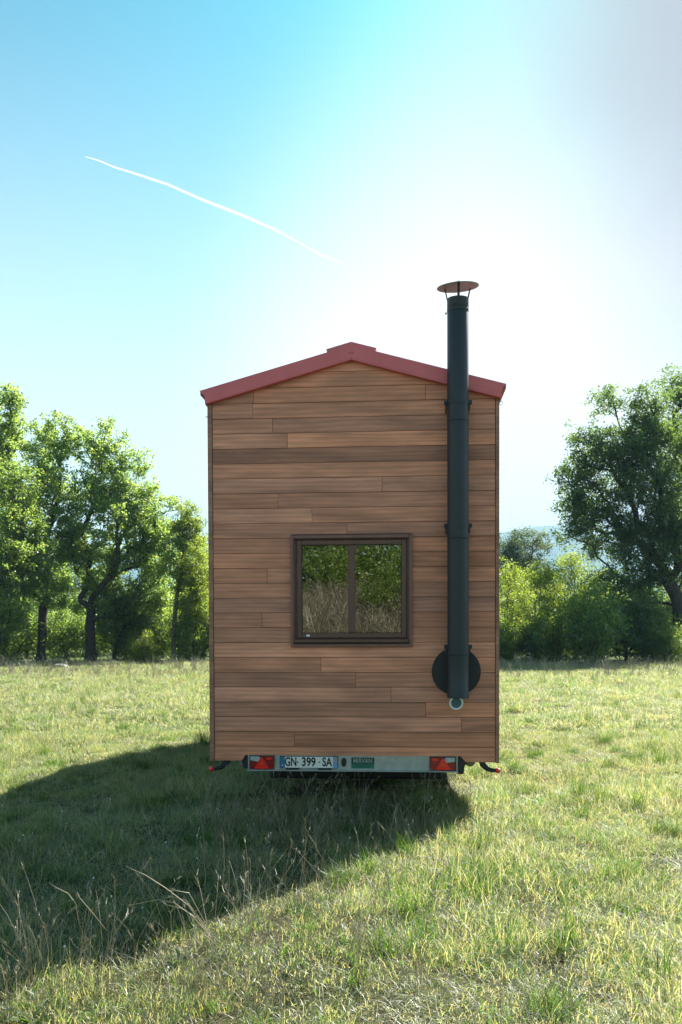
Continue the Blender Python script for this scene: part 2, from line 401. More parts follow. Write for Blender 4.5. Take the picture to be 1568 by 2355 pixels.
# ------------------------------------------------------------------ distant hill
def ridge(az):
    """photo height of the hill line at azimuth tan, in degrees of elevation"""
    pts = [(-0.9, 3.0), (-0.37, 4.2), (-0.2, 4.6), (0.0, 5.0), (0.17, 5.85), (0.2, 6.1), (0.225, 6.3), (0.26, 6.15), (0.29, 5.4), (0.37, 4.8), (0.9, 3.2)]
    for (a, b), (c, d) in zip(pts, pts[1:]):
        if a <= az <= c: return b + (d - b) * (az - a) / (c - a)
    return 3.0
HV = []; us = np.linspace(-0.9, 0.9, 240); rows = 26
for j in range(rows):
    t = j / (rows - 1); yy = 2350 + 850 * t
    for u in us:
        x = u * yy
        top = math.tan(R(ridge(u))) * 3200 * 0.985
        z = -0.5 + (top + 0.5) * (math.sin(t * math.pi / 2) ** 0.9)
        z += (8 * noise.noise((x * 0.012, yy * 0.012, 2)) + 6 * noise.noise((x * 0.035, yy * 0.035, 5))) * min(1, t * 4)
        HV.append((x, yy, z))
for u in us: HV.append((u * 3300, 3300, -0.5))
ii = (np.arange(rows)[:, None] * len(us) + np.arange(len(us) - 1)[None]).ravel(); q = len(us)
hme = np_mesh('wooded_hill', HV, [np.stack([ii, ii + 1, ii + q + 1, ii + q], 1)])
hill = link('wooded_hill', hme, simple('hill_woodland', (0.040, 0.062, 0.030), 1.0, var=0.4, scale=0.02))
tag(hill, 'low wooded hill fading into blue haze behind the trees', kind='structure')

# ------------------------------------------------------------------ the tiny house on its trailer
PSI = 4.15
HX, HYD = 0.105, 7.86
house = empty('tiny_house', (HX, HYD, 0), R(-PSI))
tag(house, 'tiny wooden house with red roof standing on a road trailer', 'tiny house')
house.rotation_euler = (0, R(-0.22), R(-PSI)); house.scale = (1, 1, 0.9925)
SL = 0.275
LEN = 6.0
def gz(x, apex): return apex - SL * abs(x)

ZB, PITCHZ = 0.476, 0.1297
# rear wall underlay, hole for the window
rw = bmesh.new()
WX0, WX1 = -0.500, 0.486
WZ0, WZ1 = ZB + 8 * PITCHZ, ZB + 15 * PITCHZ
y0, y1 = 0.021, 0.075
add_box(rw, -1.235, WX0, y0, y1, ZB + 0.06, 3.60)
add_box(rw, WX1, 1.235, y0, y1, ZB + 0.06, 3.60)
add_box(rw, WX0, WX1, y0, y1, ZB + 0.06, WZ0)
add_box(rw, WX0, WX1, y0, y1, WZ1, 3.60)
add_prism(rw, [(-1.235, 3.60), (1.235, 3.60), (0, 3.60 + SL * 1.235)], y0, y1)
rear = from_bm('rear_wall', rw, M['underlay'], house)

def clip(poly, f):
    out = []
    for i, a in enumerate(poly):
        b = poly[(i + 1) % len(poly)]; fa, fb = f(a), f(b)
        if fa >= 0: out.append(a)
        if fa * fb < 0:
            t = fa / (fa - fb); out.append((a[0] + t * (b[0] - a[0]), a[1] + t * (b[1] - a[1])))
    return out

def cx(c): return ((780 + c * 0.829) / 1.74 - 812) / 267.0
joints = {1: [480], 2: [1285], 3: [1115], 4: [948], 5: [778], 6: [610], 9: [323], 12: [350], 15: [738], 16: [570], 17: [405],
          18: [908], 21: [452], 22: [380], 23: [285], 24: [288, 1115]}
tones = {20: 0.80, 10: 0.82, 21: 1.10, 5: 0.86, 4: 1.05, 2: 0.95, 1: 0.86, 26: 1.35, 16: 1.03, 11: 1.08, 7: 1.12}
rnd = random.Random(5)
APEXW = 3.952
for k in range(0, 28):
    z0, z1 = ZB + k * PITCHZ + 0.0015, ZB + (k + 1) * PITCHZ - 0.0015
    xs = [-1.2085] + [cx(c) for c in joints.get(k, [])] + [1.2165]
    segs = []
    for a, b in zip(xs, xs[1:]): segs.append((a + 0.0012, b - 0.0012))
    if 8 <= k < 15:
        new = []
        for a, b in segs:
            if a < WX0 < b or a < WX1 < b:
                if a < WX0: new.append((a, WX0 - 0.001))
                if b > WX1: new.append((WX1 + 0.001, b))
            elif b <= WX0 or a >= WX1: new.append((a, b))
            else: pass
        segs = new
    for a, b in segs:
        if k == 0:
            poly = [(a, z0), (-0.968, z0), (-0.940, 0.530), (0.925, 0.530), (0.965, z0), (b, z0), (b, z1), (a, z1)]
        else:
            poly = [(a, z0), (b, z0), (b, z1), (a, z1)]
            for s in (1, -1):
                poly = clip(poly, lambda q, s=s: APEXW - SL * s * q[0] - q[1])
            if len(poly) < 3 or max(q[0] for q in poly) - min(q[0] for q in poly) < 0.03: continue
        o = prism('plank', poly, rnd.uniform(-0.0016, 0.0010), 0.020, M['cedar'], rear, bevel=0.0018)
        t = tones.get(k, 1.0) * rnd.uniform(0.86, 1.12)
        if k == 26: t = 1.5
        h = rnd.uniform(-0.09, 0.09)
        o.color = (t * (1 + h * 0.6), t, t * (1 - h), 1)

for sx in (-1, 1):
    xa, xb = (-1.25, -1.2115) if sx < 0 else (1.2195, 1.25)
    bm = bmesh.new(); add_box(bm, xa, xb, -0.006, 0.10, ZB - 0.004, 3.60)
    from_bm('corner_trim', bm, M['trimwood'], house, bevel=0.002)

# side, front walls and floor
for s in (-1, 1):
    bm = bmesh.new()
    for k in range(24):
        a, b = ZB + k * PITCHZ + 0.002, ZB + (k + 1) * PITCHZ - 0.002
        if s < 0: add_box(bm, -1.244, -1.224, 0.102, LEN, a, b)
        else: add_box(bm, 1.224, 1.244, 0.102, LEN, a, b)
    o = from_bm('side_cladding', bm, M['cedar'], house)
    box('side_wall', min(s * 1.19, s * 1.2235), max(s * 1.19, s * 1.2235), 0.08, LEN, ZB, 3.60, M['underlay'], house)
fw = bmesh.new()
add_prism(fw, [(-1.24, ZB), (1.24, ZB), (1.24, 3.60), (0, 3.60 + SL * 1.24), (-1.24, 3.60)], LEN + 0.001, LEN + 0.06)
from_bm('front_wall', fw, M['cedar'], house)
box('floor_pan', -1.19, 1.19, 0.08, LEN - 0.01, ZB + 0.06, ZB + 0.16, M['underlay'], house)

# roof
for s in (-1, 1):
    bm = bmesh.new()
    add_prism(bm, [(s * 0.0, 4.045), (s * 1.300, 4.045 - SL * 1.300), (s * 1.300, 4.015 - SL * 1.300), (s * 0.0, 3.955)], -0.052, LEN + 0.08)
    from_bm('roof_panel', bm, M['redroof'], house)
    bm = bmesh.new()
    add_prism(bm, [(s * 0.0008, 4.052), (s * 1.306, 4.052 - SL * 1.306), (s * 1.262, 3.652), (s * 1.258, 3.587), (s * 0.0008, 3.938)], -0.062, -0.0535)
    # folded lip returning to the wall
    add_prism(bm, [(s * 0.0008, 3.9378), (s * 1.252, 3.5888), (s * 1.252, 3.5810), (s * 0.0008, 3.9300)], -0.060, -0.003)
    from_bm('fascia_board', bm, M['red'], house)
    bm = bmesh.new()
    add_prism(bm, [(s * 1.245, 3.665), (s * 1.304, 3.684), (s * 1.261, 3.648), (s * 1.258, 3.575), (s * 1.251, 3.575)], -0.052, LEN + 0.05)
    from_bm('eave_flashing', bm, M['red'], house)
bm = bmesh.new()
RC = 0.2135
add_prism(bm, [(-RC, 4.086 - SL * RC), (0, 4.086), (RC, 4.086 - SL * RC), (RC - 0.01, 4.054 - SL * RC), (0, 4.054), (-RC + 0.01, 4.054 - SL * RC)], -0.045, LEN + 0.06)
from_bm('ridge_cap', bm, M['red'], house)
for x in (-0.013, 0.013):
    bm = bmesh.new(); add_lathe(bm, [(0.0001, -0.002), (0.005, -0.002), (0.005, 0.0)], (x, -0.062, 3.985), 10, 'y')
    from_bm('screw', bm, M['ink'], house)

# wire hooks on the top corners
bm = bmesh.new(); add_tube(bm, [(1.25, 0.02, 3.575), (1.272, 0.018, 3.567), (1.281, 0.018, 3.555), (1.272, 0.02, 3.540), (1.25, 0.02, 3.535)], 0.0025, 6)
from_bm('wire_hook', bm, M['black'], house)
bm = bmesh.new(); add_tube(bm, [(-1.25, 0.02, 3.487), (-1.272, 0.02, 3.487)], 0.004, 6)
from_bm('wire_hook', bm, M['black'], house)

# window
win = empty('window'); win.parent = house
def wx(c): return ((1140 + c * 0.3444) / 1.74 - 812) / 267.0
def wz(c): return (1880 - (2100 + c * 0.3444) / 1.74) / 267.0
def ring(bm, ox0, ox1, oz0, oz1, ix0, ix1, iz0, iz1, y0, y1):
    add_box(bm, ox0, ix0, y0, y1, oz0, oz1); add_box(bm, ix1, ox1, y0, y1, oz0, oz1)
    add_box(bm, ix0, ix1, y0, y1, oz0, iz0); add_box(bm, ix0, ix1, y0, y1, iz1, oz1)
ox0, ox1, oz0, oz1 = -0.5290, 0.5135, 1.474, 2.4435
ix0, ix1, iz0, iz1 = ox0 + 0.024, ox1 - 0.024, oz0 + 0.026, oz1 - 0.030
bm = bmesh.new(); ring(bm, ox0, ox1, oz0, oz1, ix0, ix1, iz0, iz1, -0.032, -0.002)
# sloping top face and chamfered cheeks
add_prism(bm, [(ox0, oz1 + 0.001), (ox1, oz1 + 0.001), (ox1 - 0.004, oz1 + 0.008), (ox0 + 0.004, oz1 + 0.008)], -0.040, -0.002)
from_bm('casing', bm, M['bronze2'], win, bevel=0.0025)
bm = bmesh.new(); ring(bm, ix0 - 0.002, ix1 + 0.002, iz0 - 0.002, iz1 + 0.002, ix0 + 0.010, ix1 - 0.010, iz0 + 0.010, iz1 - 0.006, -0.0015, 0.045)
from_bm('reveal', bm, M['bronze2'], win)
sx0, sx1, sz0, sz1 = ix0 + 0.024, ix1 - 0.024, iz0 + 0.052, iz1 - 0.010
gx0, gx1, gz0, gz1 = sx0 + 0.042, sx1 - 0.042, sz0 + 0.043, sz1 - 0.043
bm = bmesh.new(); ring(bm, ix0 + 0.011, ix1 - 0.011, iz0 + 0.046, iz1 - 0.0065, sx0, sx1, sz0, sz1, 0.010, 0.044)
from_bm('outer_frame', bm, M['bronze'], win, bevel=0.002)
bm = bmesh.new(); ring(bm, sx0 + 0.002, sx1 - 0.002, sz0 + 0.002, sz1 - 0.002, gx0, gx1, gz0, gz1, 0.004, 0.040)
from_bm('sash', bm, M['bronze'], win, bevel=0.003)
gm = (gx0 + gx1) / 2 + 0.002
bm = bmesh.new(); ring(bm, gx0 + .0005, gx1 - .0005, gz0 + .0005, gz1 - .0005, gx0 + 0.005, gx1 - 0.005, gz0 + 0.004, gz1 - 0.005, 0.012, 0.020)
from_bm('glazing_seal', bm, M['gasket'], win)
box('mullion', gm - 0.029, gm + 0.029, 0.006, 0.028, gz0 + 0.0045, gz1 - 0.0055, M['bronze'], win, bevel=0.003)
for a, b in ((gx0 + 0.004, gm - 0.0295), (gm + 0.0295, gx1 - 0.004)):
    box('pane', a, b, 0.021, 0.027, gz0 + 0.003, gz1 - 0.004, M['glass'], win)
bm = bmesh.new(); add_box(bm, ix0 + 0.004, ix1 - 0.004, -0.050, 0.008, iz0 + 0.012, iz0 + 0.043)
from_bm('sill', bm, M['bronze'], win, bevel=0.007)
box('drip_gap', ix0 + 0.002, ix1 - 0.002, -0.026, -0.0005, iz0 + 0.0005, iz0 + 0.0115, M['gasket'], win)
box('sticker', sx0 + 0.082, sx0 + 0.111, 0.0025, 0.0038, sz0 + 0.014, sz0 + 0.031, M['white'], win)
box('room_back', -0.8, 0.8, 0.5, 0.52, 1.0, 3.0, M['underlay'], house)

# flue
FXC, FYC, FR = 0.894, -0.142, 0.0885
flue = empty('flue'); flue.parent = house
bm = bmesh.new()
prof = [(0.0885, 1.045), (0.091, 1.048), (0.0905, 1.085), (0.0885, 1.088), (0.0885, 1.30)]
for zc in (1.405, 2.385, 3.365):
    prof += [(0.0885, zc - 0.02), (0.0902, zc - 0.018), (0.0902, zc - 0.003), (0.0872, zc), (0.0902, zc + 0.003), (0.0902, zc + 0.018), (0.0885, zc + 0.02)]
prof += [(0.0885, 4.27), (0.0865, 4.274), (0.0905, 4.278), (0.0905, 4.30), (0.0870, 4.304), (0.0895, 4.308), (0.0895, 4.385), (0.080, 4.385), (0.080, 4.2), (0.0001, 4.2)]
add_lathe(bm, [(r, h) for r, h in prof], (FXC, FYC, 0), 48)
bm.faces.new([v for v in bm.verts if abs(v.co.z - 1.045) < 1e-4])
o = from_bm('pipe', bm, M['black'], flue, smooth=True)
o.data.set_sharp_from_angle(angle=R(35))
bm = bmesh.new()
add_lathe(bm, [(0.0001, 0.052), (0.155, 0.010), (0.174, 0.004), (0.174, 0.0), (0.165, 0.0), (0.150, 0.006), (0.0001, 0.047)], (0, 0, 0), 48)
for v in bm.verts:
    v.co = Matrix.Rotation(R(-3), 3, 'Y') @ Matrix.Rotation(R(6), 3, 'X') @ v.co + Vector((FXC, FYC, 4.482))
o = from_bm('rain_cap', bm, simple('grey_red_cap_metal', (0.085, 0.10, 0.11), 0.5, 0.0, var=0.1), flue, smooth=True); o.data.set_sharp_from_angle(angle=R(30))
for ang in (-90, 30, 150):
    bm = bmesh.new(); c, s_ = math.cos(R(ang)), math.sin(R(ang))
    a = Vector((FXC + c * 0.083, FYC + s_ * 0.083, 4.33)); b = Vector((FXC + c * 0.120, FYC + s_ * 0.120, 4.492))
    t = Vector((-s_, c, 0)); w = t * 0.010; th = Vector((c, s_, 0)) * 0.0015
    vv = [bm.verts.new(p_) for p_ in (a - w - th, a + w - th, a + w + th, a - w + th, b - w - th, b + w - th, b + w + th, b - w + th)]
    for f in ((0, 1, 2, 3), (7, 6, 5, 4), (0, 4, 5, 1), (1, 5, 6, 2), (2, 6, 7, 3), (3, 7, 4, 0)): bm.faces.new([vv[i] for i in f])
    from_bm('cap_strut', bm, M['black'], flue)
for zc, big in ((3.525, 1), (2.495, 1), (1.475, 0)):
    bm = bmesh.new()
    add_lathe(bm, [(FR + 0.0025, -0.018), (FR + 0.005, -0.018), (FR + 0.005, 0.018), (FR + 0.0025, 0.018)], (FXC, FYC, zc), 40)
    for s in (-1, 1):
        add_box(bm, FXC + s * 0.088, FXC + s * 0.116, FYC - 0.004, FYC + 0.010, zc - 0.016, zc + 0.020)
        add_box(bm, FXC + s * 0.094, FXC + s * 0.102, FYC + 0.011, -0.003, zc - 0.055, zc + 0.014)
        add_lathe(bm, [(0.0001, -0.012), (0.006, -0.012), (0.006, 0.0)], (FXC + s * 0.108, FYC - 0.004, zc), 8, 'y')
    from_bm('wall_bracket', bm, M['black'], flue)
bm = bmesh.new(); add_lathe(bm, [(0.0001, -0.014), (0.204, -0.014), (0.208, -0.011), (0.208, -0.003), (0.0001, -0.003)], (0.886, 0, 1.262), 56, 'y')
from_bm('wall_plate', bm, M['blackmatt'], flue)
bm = bmesh.new(); add_lathe(bm, [(0.076, -0.016), (0.076, -0.09)], (0.886, 0, 1.262), 32, 'y')
from_bm('elbow', bm, M['blackmatt'], flue, smooth=True)
bm = bmesh.new(); add_lathe(bm, [(0.0001, 0), (0.008, 0.0), (0.009, -0.012), (0.0001, -0.014)], (FXC - FR - 0.004, FYC, 4.268), 10, 'x')
from_bm('rivet', bm, M['black'], flue)
# round wall vent
vent = empty('wall_vent'); vent.parent = house
bm = bmesh.new(); add_lathe(bm, [(0.044, -0.003), (0.044, -0.012), (0.047, -0.017), (0.056, -0.017), (0.060, -0.012), (0.060, -0.003)], (0.886, 0, 0.990), 40, 'y')
from_bm('vent_ring', bm, M['white'], vent, smooth=True)
bm = bmesh.new(); add_lathe(bm, [(0.0001, -0.007), (0.047, -0.007)], (0.886, 0, 0.990), 40, 'y')
from_bm('vent_disc', bm, M['ventglass'], vent)

# trailer rear panel, lights, plate
beam = bmesh.new()
add_box(beam, -0.917, 0.900, 0.004, 0.010, 0.406, 0.5275)
from_bm('rear_panel', beam, M['galv'], house)
bm = bmesh.new(); add_box(bm, -0.917, 0.900, -0.050, 0.012, 0.396, 0.4055)
from_bm('panel_flange', bm, M['galv'], house, bevel=0.002)
bm = bmesh.new(); add_lathe(bm, [(0.0001, 0.0), (0.023, 0.0), (0.023, 0.003)], (0, 0, 0), 28, 'y')
for v in bm.verts: v.co = Vector((v.co.x - 0.079, v.co.y + 0.0005, v.co.z * 1.75 + 0.470))
from_bm('cable_hole', bm, M['blackmatt'], house)

_dg = None
def text(name, s, size, loc, mat, parent, sx=1.0, bold=0.0, ext=0.0008, align='CENTER'):
    cu = bpy.data.curves.new(name, 'FONT'); cu.body = s; cu.size = size; cu.align_x = align; cu.align_y = 'CENTER'
    cu.extrude = ext; cu.offset = bold; cu.resolution_u = 4
    t = bpy.data.objects.new('tmp', cu); COL.objects.link(t)
    bpy.context.view_layer.update()
    me = bpy.data.meshes.new_from_object(t.evaluated_get(bpy.context.evaluated_depsgraph_get()))
    bpy.data.objects.remove(t)
    me.transform(Matrix.Translation(loc) @ Matrix.Rotation(R(90), 4, 'X') @ Matrix.Diagonal((sx, 1, 1, 1)))
    me.name = name; me.materials.clear()
    return link(name, me, mat, parent)

plate = empty('licence_plate'); plate.parent = house
box('plate_rim', -0.637, -0.128, -0.004, 0.0035, 0.4155, 0.5215, M['ink'], plate, bevel=0.002)
box('plate_face', -0.591, -0.173, -0.0060, -0.0042, 0.4205, 0.5165, M['plate'], plate)
box('country_band', -0.632, -0.592, -0.0060, -0.0042, 0.4205, 0.5165, M['plateblue'], plate)
box('region_band', -0.172, -0.133, -0.0060, -0.0042, 0.4205, 0.4680, M['lightblue'], plate)
box('region_band', -0.172, -0.133, -0.0060, -0.0042, 0.4682, 0.5165, M['grey'], plate)
text('lettering', 'GN', 0.106, (-0.540, -0.0070, 0.4690), M['ink'], plate, 0.66, 0.0026)
text('lettering', '399', 0.106, (-0.384, -0.0070, 0.4690), M['ink'], plate, 0.78, 0.0026)
text('lettering', 'SA', 0.106, (-0.224, -0.0070, 0.4690), M['ink'], plate, 0.70, 0.0026)
for x in (-0.478, -0.290):
    box('hyphen', x - 0.007, x + 0.007, -0.0078, -0.0062, 0.464, 0.474, M['ink'], plate)
text('lettering', 'F', 0.030, (-0.613, -0.0070, 0.440), M['white'], plate, 0.9)
for x in (-0.580, -0.300):
    box('plate_lamp', x, x + 0.115, -0.028, 0.003, 0.4062, 0.4148, M['rubber'], plate)

stk = empty('maker_sticker'); stk.parent = house
box('sticker_top', -0.0150, 0.1840, 0.0025, 0.0035, 0.4515, 0.5120, M['green'], stk)
box('sticker_base', -0.0150, 0.1840, 0.0025, 0.0035, 0.4165, 0.4510, M['green2'], stk)
text('lettering', 'MIRVAN', 0.058, (0.0845, 0.0018, 0.4815), M['palegreen'], stk, 0.78, 0.0006, 0.0004)
text('lettering', 'CHASSIS', 0.030, (0.0845, 0.0018, 0.4335), M['green'], stk, 1.05, 0.0004, 0.0004)

def tail_light(x0, x1, flip):
    t = empty('tail_light'); t.parent = house
    z0, z1 = 0.409, 0.526; w = x1 - x0
    def X(u): return x0 + w * (1 - u if flip else u)
    bm = bmesh.new(); add_box(bm, x0, x1, -0.020, 0.003, z0, z1)
    from_bm('lamp_body', bm, M['rubber'], t, bevel=0.003)
    def pl(name, uv, mat, y=-0.0225, d=0.0022):
        bm = bmesh.new(); add_prism(bm, [(X(u), z0 + (z1 - z0) * v) for u, v in uv], y, y + d)
        return from_bm(name, bm, mat, t, bevel=0.0008)
    pl('lens', [(0.04, 0.05), (0.20, 0.05), (0.36, 0.50), (0.06, 0.62)], M['lamp_red'])
    pl('reversing_lens', [(0.04, 0.66), (0.37, 0.53), (0.44, 0.76), (0.40, 0.95), (0.04, 0.95)], M['lamp_clear'])
    pl('lens', [(0.56, 0.95), (0.97, 0.95), (0.97, 0.05), (0.82, 0.05), (0.60, 0.74)], M['lamp_red'])
    pl('indicator_lens', [(0.68, 0.86), (0.90, 0.86), (0.90, 0.70), (0.70, 0.70)], M['reflector'], -0.0250, 0.0024)
    pl('triangle_reflector', [(0.19, 0.03), (0.80, 0.03), (0.50, 0.97)], M['reflector'], -0.0275, 0.0046)
    bm = bmesh.new(); add_lathe(bm, [(0.0001, -0.003), (0.008, -0.003), (0.008, 0.0)], (X(0.5), -0.0277, z0 + 0.42 * (z1 - z0)), 10, 'y')
    from_bm('screw', bm, M['brass'], t)
tail_light(-0.900, -0.682, False)
tail_light(0.658, 0.884, True)

for s in (-1, 1):
    bm = bmesh.new()
    if s < 0: add_prism(bm, [(-0.960, 0.41), (-0.9185, 0.41), (-0.9185, 0.528), (-0.938, 0.528), (-0.975, 0.475)], 0.022, 0.16)
    else: add_prism(bm, [(0.9015, 0.37), (0.95, 0.37), (0.955, 0.44), (0.985, 0.475), (0.950, 0.50), (0.925, 0.528), (0.9015, 0.528)], 0.022, 0.16)
    from_bm('lamp_housing', bm, M['blackmatt'], house, bevel=0.004)
bm = bmesh.new(); add_lathe(bm, [(0.0001, -0.0), (0.040, 0.0), (0.045, 0.006), (0.045, 0.20)], (1.012, 0.12, 0.466), 28, 'y')
from_bm('tank_cap', bm, M['capgreen'], house)
bm = bmesh.new(); add_lathe(bm, [(0.0001, -0.0), (0.022, 0.0), (0.026, 0.006), (0.026, 0.20)], (-0.990, 0.12, 0.440), 20, 'y')
from_bm('tank_cap', bm, M['galv'], house)

for s, zr in ((-1, 0.402), (1, 0.408)):
    ml = empty('marker_light'); ml.parent = house
    bm = bmesh.new()
    add_tube(bm, [(s * 1.10, 0.06, 0.50), (s * 1.115, 0.03, 0.452), (s * 1.150, 0.01, 0.420), (s * 1.190, 0.0, 0.409), (s * 1.222, 0.0, zr)], [0.028, 0.026, 0.021, 0.018, 0.017], 12)
    from_bm('rubber_arm', bm, M['rubber'], ml, smooth=True)
    bm = bmesh.new(); add_lathe(bm, [(0.0001, 0), (0.019, 0.0), (0.021, s * 0.006), (0.021, s * 0.028), (0.016, s * 0.035), (0.0001, s * 0.036)], (s * 1.222, 0, zr), 18, 'x')
    from_bm('lens', bm, M['reflector'], ml, smooth=True)

box('underfloor_shade_block', -0.84, 0.80, 0.75, 1.95, 0.20, 0.44, M['rubber'], house, bevel=0.02)  # added block, not a known part, keeps the space under the floor black
# running gear under the floor
for s in (-1, 1):
    box('chassis_rail', s * 0.62 - 0.03, s * 0.62 + 0.03, 0.03, LEN - 0.3, 0.42, 0.535, M['galv'], house)
for yc in (2.5, 3.35):
    bm = bmesh.new(); add_lathe(bm, [(0.0001, -0.95), (0.035, -0.95), (0.035, 0.95), (0.0001, 0.95)], (0, yc, 0.33), 12, 'x')
    from_bm('axle', bm, M['blackmatt'], house)
    for s in (-1, 1):
        wh = empty('wheel'); wh.parent = house
        bm = bmesh.new(); add_lathe(bm, [(0.19, -0.08), (0.29, -0.09), (0.325, -0.07), (0.33, 0), (0.325, 0.07), (0.29, 0.09), (0.19, 0.08), (0.19, -0.08)], (s * 0.88, yc, 0.33), 32, 'x')
        from_bm('tyre', bm, M['rubber'], wh, smooth=True)
        bm = bmesh.new(); add_lathe(bm, [(0.0001, 0.03), (0.15, 0.03), (0.19, 0.075), (0.19, -0.075), (0.0001, -0.05)], (s * 0.88, yc, 0.33), 24, 'x')
        from_bm('rim', bm, M['galv'], wh)

# ------------------------------------------------------------------ trees
LEAVES_TOTAL = 0
def leaf_mesh(name, centers, rad, per, size, rng, flat=0.75, sub=7):
    """many folded leaves in sub-clusters about the given centres"""
    C = np.asarray(centers, float); nC = len(C)
    rad = np.broadcast_to(rad, (nC,))
    sc = C[:, None, :] + rng.normal(size=(nC, sub, 3)) * (rad[:, None, None] * np.array([0.62, 0.62, 0.62 * flat]))
    nsub = sc.reshape(-1, 3); k = max(1, per // sub)
    srad = np.repeat(rad, sub) * rng.uniform(0.22, 0.42, nC * sub)
    P = nsub[:, None, :] + rng.normal(size=(len(nsub), k, 3)) * (srad[:, None, None] * np.array([1, 1, 0.75]))
    P = P.reshape(-1, 3); N = len(P)
    # leaf frame: hanging out and down a little, normal mostly up
    nrm = rng.normal(size=(N, 3)) * 0.75 + np.array([0, 0, 0.8]); nrm /= np.linalg.norm(nrm, axis=1, keepdims=True)
    d = rng.normal(size=(N, 3)); d -= (d * nrm).sum(1, keepdims=True) * nrm; d /= np.linalg.norm(d, axis=1, keepdims=True)
    s = np.cross(nrm, d)
    L = size * rng.uniform(0.65, 1.3, (N, 1)); Wd = L * rng.uniform(0.27, 0.40, (N, 1))
    fold = nrm * Wd * rng.uniform(0.1, 0.6, (N, 1))
    V = np.stack([P - d * L * 0.5, P + s * Wd + d * L * 0.08 + fold, P + d * L * 0.5, P - s * Wd + d * L * 0.08 + fold], 1).reshape(-1, 3)
    b = np.arange(N) * 4
    tint = np.repeat(np.clip(rng.uniform(0, 1, N) * 0.75 + np.repeat(rng.uniform(0, 0.25, len(nsub)), k), 0, 1), 4)
    return np_mesh(name, V, [np.stack([b, b + 1, b + 2], 1), np.stack([b, b + 2, b + 3], 1)], {'tint': tint})

def skeleton(base, trunk_pts, centers, rng, step=0.45, trunk_r=0.16, tip=0.006, extra_stems=()):
    """nodes, parents, radii: a branching frame that reaches every leaf cluster"""
    nodes = [np.array(p, float) for p in trunk_pts]; par = [-1] + list(range(len(nodes) - 1)); plen = [0.0]
    for i in range(1, len(nodes)): plen.append(plen[-1] + np.linalg.norm(nodes[i] - nodes[i - 1]))
    ntr = len(nodes); start = max(1, int(ntr * 0.55))
    top = nodes[-1]
    order = np.argsort(np.linalg.norm(centers - top, axis=1))
    for ci in order:
        c = centers[ci]
        A = np.array(nodes[start:]); pl = np.array(plen[start:])
        dv = c - A; dist = np.linalg.norm(dv, axis=1)
        down = np.maximum(0, -dv[:, 2])                # branches seldom run downwards
        cost = dist + 0.42 * pl + 0.9 * down
        j = int(np.argmin(cost)) + start
        p0 = nodes[j]; d = np.linalg.norm(c - p0); ns = max(1, int(math.ceil(d / step)))
        pd = p0 - nodes[par[j]] if par[j] >= 0 else np.array([0, 0, 1.0])
        pd = pd / (np.linalg.norm(pd) + 1e-9)
        ctrl = p0 + (pd * 0.6 + np.array([0, 0, 0.25])) * d * 0.4 + rng.normal(size=3) * d * 0.06
        prev = j
        for q in range(1, ns + 1):
            t = q / ns
            pt = (1 - t) ** 2 * p0 + 2 * t * (1 - t) * ctrl + t * t * c + (rng.normal(size=3) * 0.03 if q < ns else 0)
            nodes.append(pt); par.append(prev); plen.append(plen[prev] + np.linalg.norm(pt - nodes[prev])); prev = len(nodes) - 1
    n_ = len(nodes); acc = np.zeros(n_)
    ex = 1.9
    kids = np.zeros(n_, int)
    for i in range(n_):
        if par[i] >= 0: kids[par[i]] += 1
    for i in range(n_ - 1, -1, -1):
        if kids[i] == 0: acc[i] += tip ** ex
        if par[i] >= 0: acc[par[i]] += acc[i]
    # parents always come before children, except nothing is added to the trunk out of order
    r = acc ** (1 / ex)
    sc = trunk_r / r[0]
    r = np.where(r * sc > tip, r * sc, tip)
    return np.array(nodes), np.array(par), r

def branch_mesh(name, nodes, par, r, sides=6, flare=1.5, ntr=0):
    V = []; Fq = []
    for i in range(1, len(nodes)):
        p = par[i]; a, b = nodes[p], nodes[i]
        d = b - a; ln = np.linalg.norm(d)
        if ln < 1e-5: continue
        d = d / ln; up = np.array([0, 0, 1.0]) if abs(d[2]) < 0.9 else np.array([1.0, 0, 0])
        u = np.cross(d, up); u /= np.linalg.norm(u); v = np.cross(d, u)
        ra = min(r[p], r[i] * 1.25); rb = r[i]
        if p == 0: ra = r[0] * flare
        n_ = sides + 2 if r[i] > 0.05 else (sides - 1 if r[i] > 0.02 else 3)
        o = len(V)
        for q in range(n_):
            t = 2 * math.pi * q / n_; w = u * math.cos(t) + v * math.sin(t)
            V.append(a - d * ra * 0.3 + w * ra)
        for q in range(n_):
            t = 2 * math.pi * q / n_; w = u * math.cos(t) + v * math.sin(t)
            V.append(b + w * rb)
        for q in range(n_):
            Fq.append((o + q, o + (q + 1) % n_, o + n_ + (q + 1) % n_, o + n_ + q))
    return np_mesh(name, V, [np.array(Fq)], smooth=True)

def in_ells(ells, n, rng, shell=2.0):
    """ells: (cx,cy,cz, rx,ry,rz) relative to the base"""
    E = np.array(ells, float); w = (E[:, 3] * E[:, 4] * E[:, 5]) ** 0.8; w /= w.sum()
    out = []
    while len(out) < n:
        e = E[rng.choice(len(E), p=w)]
        v = rng.normal(size=3); v /= np.linalg.norm(v)
        p = e[:3] + v * e[3:] * rng.uniform() ** (1 / shell)
        if out and min(np.linalg.norm((p - q)) for q in out[-60:]) < 0.20 * min(e[3:].min(), 1.5): continue
        out.append(p)
    return np.array(out)

